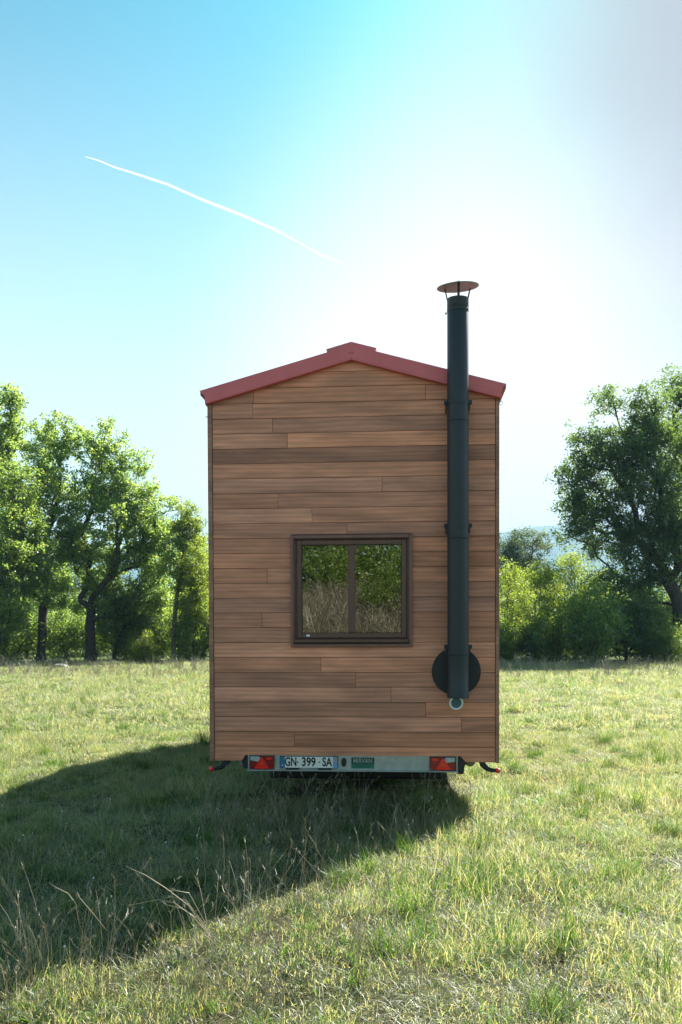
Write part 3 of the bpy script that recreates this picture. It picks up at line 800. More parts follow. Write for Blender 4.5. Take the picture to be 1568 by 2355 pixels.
def tree(name, label, cat, px, py, d, ells_px, ncl, per, leaf, mat, seed, trunk_r, trunk_h, lean=(0, 0), rad=0.5, bark='bark', group=None, depth=1.0, flat=0.75, step=0.45, stems=1):
    """base at photo point (px,py) and distance d; crown ellipses given as photo ellipses (x, y, rx, ry)"""
    rng = np.random.default_rng(seed)
    b = at(px, py, d); base = Vector((b.x, b.y, gh(b.x, b.y) - 0.03))
    k = d / F; ells = []
    for (ex, ey, rx, ry) in ells_px:
        c = at(ex, ey, d)
        ells.append((c.x - base.x, rng.uniform(-0.4, 0.4), c.z - base.z, rx * k, (rx + ry) * 0.5 * k * depth, ry * k))
    C = in_ells(ells, ncl, rng)
    C = C[C[:, 2] > 0.25]
    npt = max(3, int(trunk_h / 0.5) + 1); tp = []
    for i in range(npt):
        t = i / (npt - 1)
        tp.append((lean[0] * t * t + 0.03 * math.sin(5 * t + seed), lean[1] * t + 0.02 * math.cos(4 * t + seed), trunk_h * t))
    root = empty(name, base)
    nodes, par, r = skeleton(None, tp, C, rng, step, trunk_r)
    link('trunk', branch_mesh('trunk', nodes, par, r), M[bark], root)
    me = leaf_mesh('crown', C, rad, per, leaf, rng, flat)
    link('crown', me, M[mat], root)
    tag(root, label, cat, group)
    return root

G1 = 'trees along the edge of the field'
# left of the house
tree('oak_tree', 'tall thin oak cut off by the left edge, highest of the left trees', 'tree', -14, 1528, 44.8,
     [(28, 925, 32, 48), (15, 980, 38, 60), (0, 1050, 60, 80), (-30, 1150, 90, 90), (-40, 1000, 60, 80)], 135, 200, 0.122, 'oak', 11, 0.20, 3.2, (0.1, 0), 0.36, group=G1)
tree('oak_tree', 'oak with forked dark trunk, leftmost whole trunk standing clear of the bushes', 'tree', 93, 1528, 42.6,
     [(150, 1020, 50, 60), (90, 1040, 50, 60), (120, 1130, 80, 80), (60, 1180, 50, 90), (100, 1260, 90, 60), (170, 1230, 40, 70), (110, 1350, 70, 45)], 190, 215, 0.116, 'oak', 12, 0.21, 2.6, (0.15, 0.1), 0.36, group=G1)
tree('oak_tree', 'broad round-topped oak with thick dark trunk, widest crown left of the house', 'tree', 207, 1528, 42.6,
     [(240, 1030, 60, 70), (210, 1120, 70, 70), (300, 1110, 70, 80), (280, 1220, 110, 90), (350, 1200, 70, 80), (200, 1290, 70, 80), (330, 1300, 90, 70), (390, 1260, 45, 80), (250, 1380, 80, 50), (380, 1370, 50, 50)], 290, 215, 0.116, 'oak', 13, 0.24, 2.2, (0.1, -0.1), 0.37, group=G1)
tree('young_tree', 'slender leaning young tree beside the left wall of the house', 'tree', 397, 1528, 41.4,
     [(440, 1200, 30, 45), (430, 1290, 45, 70), (445, 1380, 45, 70), (420, 1240, 25, 50), (455, 1330, 30, 70)], 125, 220, 0.085, 'lime', 14, 0.10, 4.6, (0.55, 0), 0.34, group=G1, bark='barkpale')
tree('leafy_tree', 'bright leafy tree filling the left edge in front of the oaks', 'tree', -10, 1532, 38.1,
     [(20, 1120, 50, 70), (30, 1210, 70, 70), (20, 1310, 85, 80), (10, 1420, 70, 70), (60, 1290, 50, 60)], 150, 175, 0.116, 'autumn', 15, 0.14, 1.2, (0.1, 0), 0.36, group=G1)
tree('oak_sapling', 'small leaning tree between the broad oak and the slender young tree', 'tree', 262, 1528, 43.1,
     [(300, 1380, 70, 60), (330, 1430, 60, 50), (265, 1400, 50, 60)], 70, 210, 0.09, 'oakdark', 16, 0.085, 1.7, (0.5, 0), 0.40, group=G1)
# behind the left row
tree('far_tree', 'pale tree far behind the two left oaks', 'tree', 150, 1505, 69.4,
     [(110, 1330, 60, 60), (170, 1330, 60, 60), (140, 1400, 90, 60)], 60, 200, 0.15, 'grey_leaf', 17, 0.16, 2.5, (0, 0), 0.7)
tree('far_tree', 'pale tree far behind the slender young tree and the house edge', 'tree', 430, 1505, 71.7,
     [(455, 1255, 45, 50), (440, 1310, 60, 60), (480, 1340, 60, 70), (400, 1380, 80, 60), (460, 1420, 80, 60)], 110, 220, 0.15, 'lime', 18, 0.16, 2.5, (0, 0), 0.75)
# right of the house
tree('oak_tree', 'big dark oak at the right edge with limbs reaching left over the bushes', 'tree', 1566, 1534, 43.0,
     [(1395, 940, 32, 62), (1375, 1035, 65, 60), (1335, 1110, 52, 70), (1440, 1090, 80, 90), (1490, 985, 42, 70), (1325, 1215, 52, 36),
      (1430, 1240, 90, 60), (1520, 1180, 70, 110), (1500, 1330, 80, 60), (1420, 1330, 60, 50), (1540, 1260, 70, 90), (1460, 1010, 60, 60), (1325, 1160, 48, 70), (1400, 1190, 80, 80), (1495, 930, 38, 46), (1540, 1030, 60, 80)], 480, 190, 0.11, 'oakdark', 21, 0.32, 2.4, (-0.12, 0), 0.46, group=G1, depth=0.85)
tree('oak_tree', 'tallest dark oak crown cut off by the right edge, behind the big oak', 'tree', 1640, 1530, 50.0,
     [(1562, 905, 34, 56), (1548, 985, 50, 60), (1600, 1000, 80, 90), (1590, 1120, 80, 90), (1610, 1240, 90, 90), (1600, 1350, 80, 70)], 180, 190, 0.12, 'oakdark', 22, 0.3, 3.8, (-0.3, 0), 0.60, group=G1)
tree('round_tree', 'grey-green round-topped tree far behind the right corner of the house', 'tree', 1195, 1500, 78.4,
     [(1215, 1262, 46, 42), (1165, 1268, 40, 42), (1195, 1330, 70, 55)], 110, 260, 0.13, 'grey_leaf', 23, 0.2, 2.5, (0, 0), 0.62)
tree('young_tree', 'thin pale-green tree with bare stems close to the right wall', 'tree', 1172, 1526, 44.8,
     [(1175, 1370, 34, 60), (1200, 1330, 30, 40), (1165, 1430, 30, 40), (1150, 1320, 24, 40)], 50, 130, 0.085, 'lime', 24, 0.055, 2.6, (0.2, 0), 0.36, bark='barkpale', step=0.4)
tree('young_tree', 'yellow-green thin tree with straight dark stem, middle of the right gap', 'tree', 1229, 1528, 42.6,
     [(1235, 1370, 50, 70), (1260, 1330, 45, 50), (1215, 1410, 40, 50), (1250, 1440, 45, 40)], 70, 150, 0.085, 'lime', 25, 0.06, 2.8, (0.05, 0), 0.38, bark='barkpale')
tree('young_tree', 'yellow-green tree left of the dark bushes, below the hill', 'tree', 1320, 1526, 47.0,
     [(1320, 1320, 50, 55), (1290, 1370, 50, 60), (1345, 1360, 45, 60), (1300, 1440, 60, 50)], 85, 180, 0.09, 'lime', 26, 0.08, 2.2, (0, 0), 0.44)

# ---- shrubs: three kinds, copied
def shrub_proto(mat, seed, leaf, w, h, ncl, per, rad):
    rng = np.random.default_rng(seed)
    C = in_ells([(0, 0, h * 0.52, w, w * 0.8, h * 0.48), (w * 0.4, 0, h * 0.35, w * 0.7, w * 0.7, h * 0.35), (-w * 0.5, 0, h * 0.3, w * 0.6, w * 0.6, h * 0.3)], ncl, rng)
    C = C[C[:, 2] > 0.1]
    nodes, par, r = skeleton(None, [(0, 0, -0.05), (0.02, 0, 0.15), (0.0, 0.03, 0.35)], C, rng, 0.4, 0.07)
    return branch_mesh('stem', nodes, par, r, 5), leaf_mesh('foliage', C, rad, per, leaf, rng, 0.85), mat
protos = {'bush': shrub_proto('bush', 31, 0.10, 1.3, 2.6, 80, 130, 0.34), 'dark': shrub_proto('oakdark', 32, 0.10, 1.4, 2.8, 90, 130, 0.33),
          'lime': shrub_proto('lime', 33, 0.085, 1.1, 2.2, 65, 130, 0.30), 'aut': shrub_proto('autumn', 34, 0.09, 1.2, 2.4, 70, 130, 0.32)}
srnd = random.Random(8)
def shrub(kind, px, py, d, s, label, group='bushes under the trees', rz=None, sz=1.0):
    st, fo, mat = protos[kind]
    b = at(px, py, d)
    root = empty('shrub', (b.x, b.y, gh(b.x, b.y) - 0.02), srnd.uniform(0, 6.28) if rz is None else rz)
    root.scale = (s, s, s * sz)
    a = bpy.data.objects.new('stem', st); COL.objects.link(a); a.parent = root
    c = bpy.data.objects.new('foliage', fo); COL.objects.link(c); c.parent = root
    if not st.materials: st.materials.append(M['bark'])
    if not fo.materials: fo.materials.append(M[mat])
    tag(root, label, 'bush', group)
shrub('bush', 20, 1530, 42.4, 1.22, 'green bush at the left edge beneath the bright leafy tree')
shrub('aut', 150, 1526, 44.0, 1.09, 'yellow-green bush between the two thick oak trunks', sz=1.15)
shrub('dark', 60, 1524, 46.2, 1.15, 'dark bush behind the trunk of the forked oak')
shrub('bush', 290, 1526, 45.1, 1.41, 'dense bush right of the broad oak trunk')
shrub('bush', 350, 1526, 44.0, 1.22, 'green bush left of the slender young tree')
shrub('dark', 225, 1520, 50.6, 1.28, 'dark bush behind the broad oak trunk')
shrub('lime', 330, 1530, 41.2, 0.70, 'low light-green bush in front of the dark bush near the sapling')
shrub('bush', 450, 1528, 42.4, 1.09, 'green bush at the left wall of the house', sz=1.1)
shrub('lime', 470, 1520, 50.6, 1.54, 'tall pale bush seen just past the left wall of the house', sz=1.3)
shrub('dark', 110, 1518, 55.0, 1.66, 'dark far bush seen between the left oak trunks')
shrub('bush', 0, 1518, 55.0, 1.66, 'far bush at the left edge behind the oaks')
shrub('bush', 400, 1518, 55.0, 1.54, 'far green bush behind the slender young tree')
shrub('bush', 1165, 1530, 42, 0.85, 'low dark green bush at the right wall of the house')
shrub('dark', 1222, 1530, 42, 0.80, 'low dark bush at the foot of the straight thin tree')
shrub('bush', 1285, 1530, 41, 0.95, 'mid-green bush below the yellow-green tree', sz=1.15)
shrub('bush', 1365, 1532, 40, 1.2, 'large green bush left of the big oak, standing foremost', sz=1.15)
shrub('dark', 1440, 1530, 42, 1.3, 'tall dark bush directly under the long limbs of the big oak', sz=1.1)
shrub('bush', 1490, 1528, 44, 1.3, 'green bush behind the limbs of the big oak')
shrub('aut', 1528, 1530, 41, 0.85, 'yellow-lit bush beside the trunk of the big oak')
shrub('dark', 1600, 1524, 47, 1.5, 'dark bush behind the big oak trunk at the right edge')
shrub('lime', 1270, 1524, 48, 1.35, 'yellow-green bush behind the straight thin tree', sz=1.35)
shrub('aut', 1345, 1522, 48, 1.4, 'yellow-green bush behind the large foremost green bush', sz=1.3)
shrub('lime', 1180, 1520, 52, 1.5, 'pale bush behind the thin bare-stemmed tree', sz=1.5)
shrub('dark', 1420, 1518, 55, 1.8, 'dark far bush behind the tall dark bush')
shrub('dark', 1540, 1518, 57, 1.8, 'dark far bush behind the yellow-lit bush')

# the same wood goes on behind the house
shrub('bush', 540, 1526, 44, 1.2, 'green bush hidden behind the left part of the house', sz=1.2)
shrub('dark', 650, 1524, 46, 1.5, 'dark bush hidden behind the middle left of the house')
shrub('lime', 760, 1526, 45, 1.5, 'pale bush hidden behind the middle of the house', sz=1.3)
shrub('bush', 880, 1524, 47, 1.5, 'green bush hidden behind the window side of the house')
shrub('dark', 990, 1526, 45, 1.3, 'dark bush hidden behind the flue side of the house')
shrub('lime', 1090, 1526, 46, 1.4, 'pale bush hidden behind the right part of the house', sz=1.3)
# behind the camera: what the window mirrors
for i, (x, y, s, k, lb) in enumerate([
        (-1.2, -15.0, 1.15, 'bush', 'sunlit green bush mirrored in the left window pane'),
        (1.2, -15.5, 1.2, 'aut', 'sunlit yellowing bush mirrored in the right window pane'),
        (3.6, -15.2, 1.2, 'bush', 'green bush on the bank right of the yellowing bush behind the camera'),
        (-3.6, -15.4, 1.2, 'aut', 'yellowing bush on the bank left of the green bush behind the camera'),
        (-1.5, -11.6, 0.66, 'bush', 'small green bush in the dry scrub, mirrored low in the left pane'),
        (0.75, -11.9, 0.60, 'dark', 'small dark bush in the dry scrub, mirrored low in the right pane'),
        (2.0, -11.7, 0.55, 'aut', 'small yellow-green bush at the right of the mirrored scrub'),
        (0.0, -18.5, 1.6, 'dark', 'dark bush behind the two mirrored bushes on the bank'),
        (-4.2, -19, 1.7, 'dark', 'dark bush at the left back of the bank behind the camera'),
        (4.6, -19, 1.7, 'bush', 'tall bush at the right back of the bank behind the camera')]):
    st, fo, mat = protos[k]
    root = empty('shrub', (x, y, gh(x, y) - 0.05), i * 1.3); root.scale = (s, s, s)
    a = bpy.data.objects.new('stem', st); COL.objects.link(a); a.parent = root
    c = bpy.data.objects.new('foliage', fo); COL.objects.link(c); c.parent = root
    tag(root, lb, 'bush', 'bushes on the bank behind the camera')

# ------------------------------------------------------------------ grass
def blades(n, R0, hmin, hmax, w0, rng, lean=0.5, dryp=0.2, segs=3, flat=0.0):
    V = []; T = []; D = []
    ang = rng.uniform(0, 2 * math.pi, n); rr = R0 * np.sqrt(rng.uniform(0, 1, n))
    bx, by = rr * np.cos(ang), rr * np.sin(ang)
    la = rng.uniform(0, 2 * math.pi, n) * 0.8 + ang * 0.2
    h = rng.uniform(hmin, hmax, n) * rng.uniform(0.7, 1.15, n)
    ln = np.abs(rng.normal(lean, lean * 0.5, n)) + flat
    sw = rng.uniform(0, 2 * math.pi, n)
    tint = rng.uniform(0, 1, n); dry = rng.uniform(0, 1, n) ** (1 / max(dryp, 0.05) * 0.25)
    quads, tris = [], []
    for s in range(segs + 1):
        t = s / segs
        out = ln * h * t ** 1.7; z = h * t * np.sqrt(np.maximum(0.05, 1 - (np.minimum(ln, 0.95) * t) ** 2 * 0.8))
        x = bx + np.cos(la) * out; y = by + np.sin(la) * out
        w = w0 * (1 - t ** 1.5) * 0.5
        if s < segs:
            V.append(np.stack([x - np.cos(sw) * w, y - np.sin(sw) * w, z], 1)); V.append(np.stack([x + np.cos(sw) * w, y + np.sin(sw) * w, z], 1))
        else: V.append(np.stack([x, y, z], 1))
    V = np.concatenate(V); i = np.arange(n)
    for s in range(segs - 1):
        a = i + 2 * s * n; b = a + n; c = b + n; d = c + n
        quads.append(np.stack([a, b, d, c], 1))
    a = i + 2 * (segs - 1) * n
    tris.append(np.stack([a, a + n, a + 2 * n], 1))
    reps = 2 * segs + 1
    return V, [np.concatenate(quads), np.concatenate(tris)], {'tint': np.tile(tint, reps), 'dry': np.tile(dry, reps)}

def clump_collection(name, mats, specs, seed):
    c = bpy.data.collections.new(name); rng = np.random.default_rng(seed)
    for i, sp in enumerate(specs):
        V, Fc, A = blades(rng=rng, **sp)
        me = np_mesh(name, V, Fc, A); me.materials.append(mats)
        c.objects.link(bpy.data.objects.new('%s_%02d' % (name, i), me))
    return c

def scatter(name, coll, P, Rz, tilt, Sc, idx, label):
    me = bpy.data.meshes.new(name); me.vertices.add(len(P)); me.vertices.foreach_set('co', np.asarray(P, np.float32).ravel())
    a = me.attributes.new('rot', 'FLOAT_VECTOR', 'POINT'); a.data.foreach_set('vector', np.stack([tilt[:, 0], tilt[:, 1], Rz], 1).astype(np.float32).ravel())
    a = me.attributes.new('scl', 'FLOAT_VECTOR', 'POINT'); a.data.foreach_set('vector', np.asarray(Sc, np.float32).ravel())
    a = me.attributes.new('pick', 'INT', 'POINT'); a.data.foreach_set('value', np.asarray(idx, np.int32))
    o = link(name, me)
    ng = bpy.data.node_groups.new(name + '_scatter', 'GeometryNodeTree')
    ng.interface.new_socket('Geometry', in_out='INPUT', socket_type='NodeSocketGeometry')
    ng.interface.new_socket('Geometry', in_out='OUTPUT', socket_type='NodeSocketGeometry')
    N = ng.nodes; gi = N.new('NodeGroupInput'); go = N.new('NodeGroupOutput')
    ci = N.new('GeometryNodeCollectionInfo'); ci.inputs['Collection'].default_value = coll
    ci.inputs['Separate Children'].default_value = True; ci.inputs['Reset Children'].default_value = True
    ip = N.new('GeometryNodeInstanceOnPoints'); ip.inputs['Pick Instance'].default_value = True
    def named(k, t):
        q = N.new('GeometryNodeInputNamedAttribute'); q.data_type = t; q.inputs['Name'].default_value = k
        return [s for s in q.outputs if s.enabled and s.name == 'Attribute'][0]
    L = ng.links
    er = N.new('FunctionNodeEulerToRotation'); L.new(named('rot', 'FLOAT_VECTOR'), er.inputs[0])
    L.new(gi.outputs[0], ip.inputs['Points']); L.new(ci.outputs[0], ip.inputs['Instance'])
    L.new(named('pick', 'INT'), ip.inputs['Instance Index']); L.new(er.outputs[0], ip.inputs['Rotation'])
    L.new(named('scl', 'FLOAT_VECTOR'), ip.inputs['Scale']); L.new(ip.outputs[0], go.inputs[0])
    md = o.modifiers.new('scatter', 'NODES'); md.node_group = ng
    return tag(o, label, kind='stuff')

def field_points(n, d0, d1, rng, margin=1.25, power=2.0):
    """random ground points inside the widened view wedge between two distances"""
    u = rng.uniform(0, 1, n); d = (d0 ** power + (d1 ** power - d0 ** power) * u) ** (1 / power)
    half = CX / F * d * margin + 0.6
    x = rng.uniform(-1, 1, n) * half
    return x, d

def under_house(x, y):
    a = R(-PSI); dx, dy = x - HX, y - HYD
    lx = dx * math.cos(a) + dy * math.sin(a); ly = -dx * math.sin(a) + dy * math.cos(a)
    return lx, ly

turf_specs = [dict(n=120, R0=0.16, hmin=0.02, hmax=0.075, w0=0.0040, lean=0.85, dryp=0.30),
              dict(n=120, R0=0.16, hmin=0.03, hmax=0.095, w0=0.0036, lean=1.0, dryp=0.25),
              dict(n=120, R0=0.15, hmin=0.015, hmax=0.055, w0=0.0042, lean=1.1, dryp=0.38),
              dict(n=100, R0=0.17, hmin=0.03, hmax=0.13, w0=0.0034, lean=0.95, dryp=0.30),
              dict(n=90, R0=0.10, hmin=0.04, hmax=0.14, w0=0.0036, lean=0.7, dryp=0.18),
              dict(n=110, R0=0.18, hmin=0.02, hmax=0.06, w0=0.0036, lean=1.3, dryp=0.55)]
turf = clump_collection('turf_clump', M['turf'], turf_specs, 41)
def lay(n, d0, d1, seed, smin, smax, margin=1.25, power=2.0, keep=None):
    rng = np.random.default_rng(seed); x, y = field_points(n, d0, d1, rng, margin, power)
    P, Sc = [], []
    for a, b in zip(x, y):
        lx, ly = under_house(a, b)
        inside = abs(lx) < 1.15 and 0.5 < ly < LEN
        if inside and rng.uniform() < 0.75: continue
        q = noise.noise((a * 0.55, b * 0.55, 9.0)); q2 = noise.noise((a * 1.9, b * 1.9, 4.0))
        if keep is not None and not keep(q, q2, rng): continue
        s = rng.uniform(smin, smax) * (1 + 0.35 * q)
        hz = s * (1 + 0.9 * q2 + 0.5 * q) * (0.8 if inside else 1)
        P.append((a, b, gh(a, b) - 0.004)); Sc.append((s, s, max(0.35, hz)))
    P = np.array(P); n_ = len(P)
    return P, rng.uniform(0, 6.28, n_), rng.normal(0, 0.10, (n_, 2)), np.array(Sc), rng, n_
P, rz, tl, Sc, rng, n_ = lay(11000, 2.9, 14, 42, 0.8, 1.25)
P2, rz2, tl2, Sc2, _, n2_ = lay(15000, 14, 41, 43, 1.5, 2.1, 1.12, 1.7)
Pb = []; rb_ = np.random.default_rng(44)
for _ in range(2600):
    a, b = rb_.uniform(-7, 7), rb_.uniform(-14, 3.2); Pb.append((a, b, gh(a, b)))
Pb = np.array(Pb)
PA = np.concatenate([P, P2, Pb]); SA = np.concatenate([Sc, Sc2 * np.array([1, 1, 0.75]), np.tile([1.6, 1.6, 1.3], (len(Pb), 1))])
nA = len(PA)
scatter('meadow_grass', turf, PA, np.concatenate([rz, rz2, rb_.uniform(0, 6.28, len(Pb))]), np.concatenate([tl, tl2, rb_.normal(0, .1, (len(Pb), 2))]), SA,
        rng.integers(0, 6, nA), 'short patchy green and straw coloured grass covering the field')

# thatch: flat straw between the tufts
th = clump_collection('thatch_clump', M['straw'], [dict(n=34, R0=0.17, hmin=0.03, hmax=0.16, w0=0.0035, lean=0.4, dryp=1, flat=1.1), dict(n=28, R0=0.2, hmin=0.04, hmax=0.13, w0=0.0035, lean=0.4, dryp=1, flat=1.5)], 45)
P, rz, tl, Sc, rng, n_ = lay(5200, 2.9, 40, 46, 0.7, 1.2, 1.2, 1.15, keep=lambda q, q2, r: q + 0.6 * q2 + r.uniform(-0.4, 0.4) > -0.05)
Sc *= (0.8 + np.clip(P[:, 1:2], 0, 30) / 26.0)
scatter('dry_thatch', th, P, rz, tl, Sc * np.array([1, 1, 0.7]), rng.integers(0, 2, n_), 'flat dry straw lying between the grass tufts')

# taller green tufts
tt = clump_collection('tuft_clump', M['weed'], [dict(n=46, R0=0.06, hmin=0.10, hmax=0.24, w0=0.005, lean=0.55, dryp=0.1, segs=4), dict(n=38, R0=0.08, hmin=0.08, hmax=0.20, w0=0.005, lean=0.7, dryp=0.1, segs=4)], 47)
P, rz, tl, Sc, rng, n_ = lay(1500, 2.9, 30, 48, 0.5, 1.2, 1.2, 1.3, keep=lambda q, q2, r: q2 - 0.5 * q + r.uniform(-0.35, 0.35) > 0.05)
scatter('grass_tufts', tt, P, rz, tl, Sc, rng.integers(0, 2, n_), 'taller green grass tufts dotted over the field')

bt = clump_collection('big_tuft', M['weed'], [dict(n=170, R0=0.10, hmin=0.09, hmax=0.22, w0=0.0038, lean=0.75, dryp=0.1, segs=4), dict(n=150, R0=0.13, hmin=0.07, hmax=0.17, w0=0.0038, lean=0.95, dryp=0.1, segs=4)], 147)
P, rz, tl, Sc, rng, n_ = lay(420, 3.0, 16, 148, 0.6, 1.3, 1.2, 1.5, keep=lambda q, q2, r: q2 > -0.15)
scatter('dense_tufts', bt, P, rz, tl, Sc * np.array([1, 1, 0.85]), rng.integers(0, 2, n_), 'dense dark green grass tufts standing out of the short grass')
# tall dry stalks with small seed heads
def stalk_collection(name, seed, n_var, hmin, hmax, n_st, r0, sprd, mat):
    c = bpy.data.collections.new(name); rr = random.Random(seed)
    for v in range(n_var):
        bm = bmesh.new()
        for k in range(n_st):
            a = rr.uniform(0, 6.28); h = rr.uniform(hmin, hmax); ln = rr.uniform(0.05, sprd) * h
            bx, by = rr.uniform(-0.08, 0.08), rr.uniform(-0.08, 0.08)
            pts = [(bx + math.cos(a) * ln * t ** 1.8, by + math.sin(a) * ln * t ** 1.8, h * t * (1 - 0.08 * t)) for t in (0, 0.3, 0.6, 0.85, 1.0)]
            add_tube(bm, pts, [r0, r0 * 0.9, r0 * 0.75, r0 * 0.6, r0 * 0.5], 3, cap=False)
            if rr.random() < 0.75:
                e = Vector(pts[-1]); d = (e - Vector(pts[-2])).normalized()
                for q in range(rr.randint(3, 6)):
                    s_ = e + d * rr.uniform(-0.05, 0.02); w = Vector((rr.uniform(-1, 1), rr.uniform(-1, 1), rr.uniform(-0.2, 1))).normalized()
                    add_tube(bm, [s_, s_ + (d * 0.7 + w * 0.6) * rr.uniform(0.015, 0.035)], [r0 * 1.3, r0 * 0.5], 3, cap=False)
        me = bpy.data.meshes.new(name); bm.to_mesh(me); bm.free()
        t = me.attributes.new('tint', 'FLOAT', 'POINT'); t.data.foreach_set('value', np.random.default_rng(v).uniform(0, 1, len(me.vertices)).astype(np.float32))
        me.materials.append(mat); c.objects.link(bpy.data.objects.new('%s_%02d' % (name, v), me))
    return c
sc_ = stalk_collection('stalk_clump', 49, 6, 0.18, 0.50, 4, 0.0015, 0.6, M['stalk'])
rng = np.random.default_rng(50); pts = []
def put(n, x0, x1, y0, y1):
    for _ in range(n):
        a, b = rng.uniform(x0, x1), rng.uniform(y0, y1); pts.append((a, b, gh(a, b)))
put(48, -1.1, 1.0, 6.9, 8.0)          # in front of and under the bumper
put(120, -3.4, 0.4, 3.9, 7.6)         # in the shade
put(45, -1.6, 0.2, 3.3, 4.6)
put(70, -3, 5, 3.2, 14)
put(60, -1.6, 1.3, 3.1, 5.2)
P = np.array(pts); n_ = len(P)
scatter('dry_stalks', sc_, P, rng.uniform(0, 6.28, n_), rng.normal(0, 0.12, (n_, 2)), np.tile(rng.uniform(0.6, 1.15, (n_, 1)), (1, 3)), rng.integers(0, 6, n_), 'thin dry stalks with seed heads standing in the shade and under the bumper')
sb_ = stalk_collection('border_stalk', 51, 5, 0.18, 0.55, 8, 0.0055, 0.6, M['stalk'])
pts = []
for _ in range(620):
    d = rng.uniform(28.5, 38.5); a = rng.uniform(-1, 1) * CX / F * d * 1.15; pts.append((a, d, gh(a, d)))
P = np.array(pts); n_ = len(P)
scatter('border_grass', sb_, P, rng.uniform(0, 6.28, n_), rng.normal(0, 0.15, (n_, 2)), np.tile(rng.uniform(0.5, 1.2, (n_, 1)), (1, 3)), rng.integers(0, 5, n_), 'tall dry grass along the foot of the trees')
# scrub on the bank behind the camera
ss_ = stalk_collection('scrub_stalk', 52, 5, 0.5, 1.1, 16, 0.006, 0.7, M['scrub'])
pts = []
for _ in range(900):
    a, b = rng.uniform(-6, 6), rng.uniform(-14.6, -9); pts.append((a, b, gh(a, b)))
P = np.array(pts); n_ = len(P)
scatter('dry_scrub', ss_, P, rng.uniform(0, 6.28, n_), rng.normal(0, 0.15, (n_, 2)), np.tile(rng.uniform(0.7, 1.2, (n_, 1)), (1, 3)), rng.integers(0, 5, n_), 'dry scrub on the bank behind the camera, mirrored in the window')

# bent straw tufts at the edge of the shadow
def straw_tuft(px, py, curves, label, mat='stalk', r=0.0027):
    d = CH * F / (py - HY); b = at(px, py, d)
    bm = bmesh.new(); rr = random.Random(int(px))
    for c in curves:
        pp = []
        for (qx, qy) in c:
            dd = d - 0.0022 * max(0, py - qy); p_ = at(qx, qy, dd); pp.append((p_.x - b.x, dd - d + rr.uniform(-0.03, 0.03), p_.z - b.z))
        # smooth the polyline
        sm_ = []
        for i in range(len(pp) - 1):
            for t in (0, 0.5): sm_.append(tuple(pp[i][k] * (1 - t) + pp[i + 1][k] * t for k in range(3)))
        sm_.append(pp[-1]); n_ = len(sm_)
        add_tube(bm, sm_, [r * (1 - 0.55 * i / n_) for i in range(n_)], 4)
        e = Vector(sm_[-1]); dv = (e - Vector(sm_[-2])).normalized()
        for q in range(3):
            w = Vector((rr.uniform(-1, 1), rr.uniform(-1, 1), rr.uniform(-0.6, 0.8)))
            add_tube(bm, [e, e + (dv + w * 0.5).normalized() * 0.03], [r * 0.9, r * 0.4], 3)
    me = bpy.data.meshes.new('straw_tuft'); bm.to_mesh(me); bm.free()
    t = me.attributes.new('tint', 'FLOAT', 'POINT'); t.data.foreach_set('value', np.full(len(me.vertices), 0.7, np.float32))
    o = link('straw_tuft', me, M[mat]); o.location = (b.x, b.y, gh(b.x, b.y)); tag(o, label, 'dry grass')
straw_tuft(490, 2180, [[(490, 2180), (430, 2090), (378, 2050), (330, 2020), (295, 2008)], [(500, 2185), (440, 2110), (400, 2082), (360, 2080), (300, 2090)],
                       [(485, 2178), (450, 2125), (415, 2095), (380, 2090)], [(505, 2180), (460, 2120), (425, 2078), (388, 2075)], [(495, 2180), (440, 2130), (420, 2100)],
                       [(510, 2185), (530, 2130), (560, 2080), (640, 2045)], [(495, 2182), (470, 2130), (430, 2065), (400, 2058)]],
           'bent straw-coloured grass stalks arching left over the shadow edge')
straw_tuft(195, 2190, [[(195, 2190), (180, 2120), (172, 2080), (150, 2060), (115, 2045)], [(240, 2150), (210, 2100), (175, 2072)]],
           'thin arching pale stalk in the shade left of the bent straw')
straw_tuft(392, 2190, [[(392, 2220), (391, 2150), (389, 2105)]], 'single upright pale stalk before the bent straw')
straw_tuft(45, 2240, [[(50, 2260), (55, 2200), (60, 2165)], [(78, 2255), (82, 2200), (84, 2150)], [(100, 2230), (101, 2180), (102, 2120)], [(30, 2260), (45, 2215), (75, 2190)]],
           'pale stalks standing at the lower left corner')

# weeds with broad leaves
def weed(px, py, n, ln, label, seed):
    d = CH * F / (py - HY); b = at(px, py, d); rr = random.Random(seed)
    bm = bmesh.new()
    for k in range(n):
        a = 6.283 * k / n + rr.uniform(-0.3, 0.3); L = ln * rr.uniform(0.7, 1.2); w = L * 0.10; up = rr.uniform(0.5, 1.1)
        rows = []
        for i in range(5):
            t = i / 4; ww = w * math.sin(math.pi * min(1, t * 0.86 + 0.14)) + 0.0006
            x = L * t; z = L * up * t * (1 - 0.55 * t)
            c, s = math.cos(a), math.sin(a)
            rows.append((bm.verts.new((c * x - s * ww, s * x + c * ww, z + ww * 0.5)), bm.verts.new((c * x, s * x, z)), bm.verts.new((c * x + s * ww, s * x - c * ww, z + ww * 0.5))))
        for r0, r1 in zip(rows, rows[1:]):
            bm.faces.new((r0[0], r0[1], r1[1], r1[0])); bm.faces.new((r0[1], r0[2], r1[2], r1[1]))
    me = bpy.data.meshes.new('weed'); bm.to_mesh(me); bm.free()
    t = me.attributes.new('tint', 'FLOAT', 'POINT'); t.data.foreach_set('value', np.full(len(me.vertices), 0.4, np.float32))
    o = link('weed', me, M['weed']); o.location = (b.x, b.y, gh(b.x, b.y) + 0.01); tag(o, label, 'weed')
weed(408, 2222, 9, 0.10, 'green broad-leaved weed just in front of the bent straw', 3)
weed(70, 2335, 11, 0.13, 'green strap-leaved weed in the lower left corner', 4)

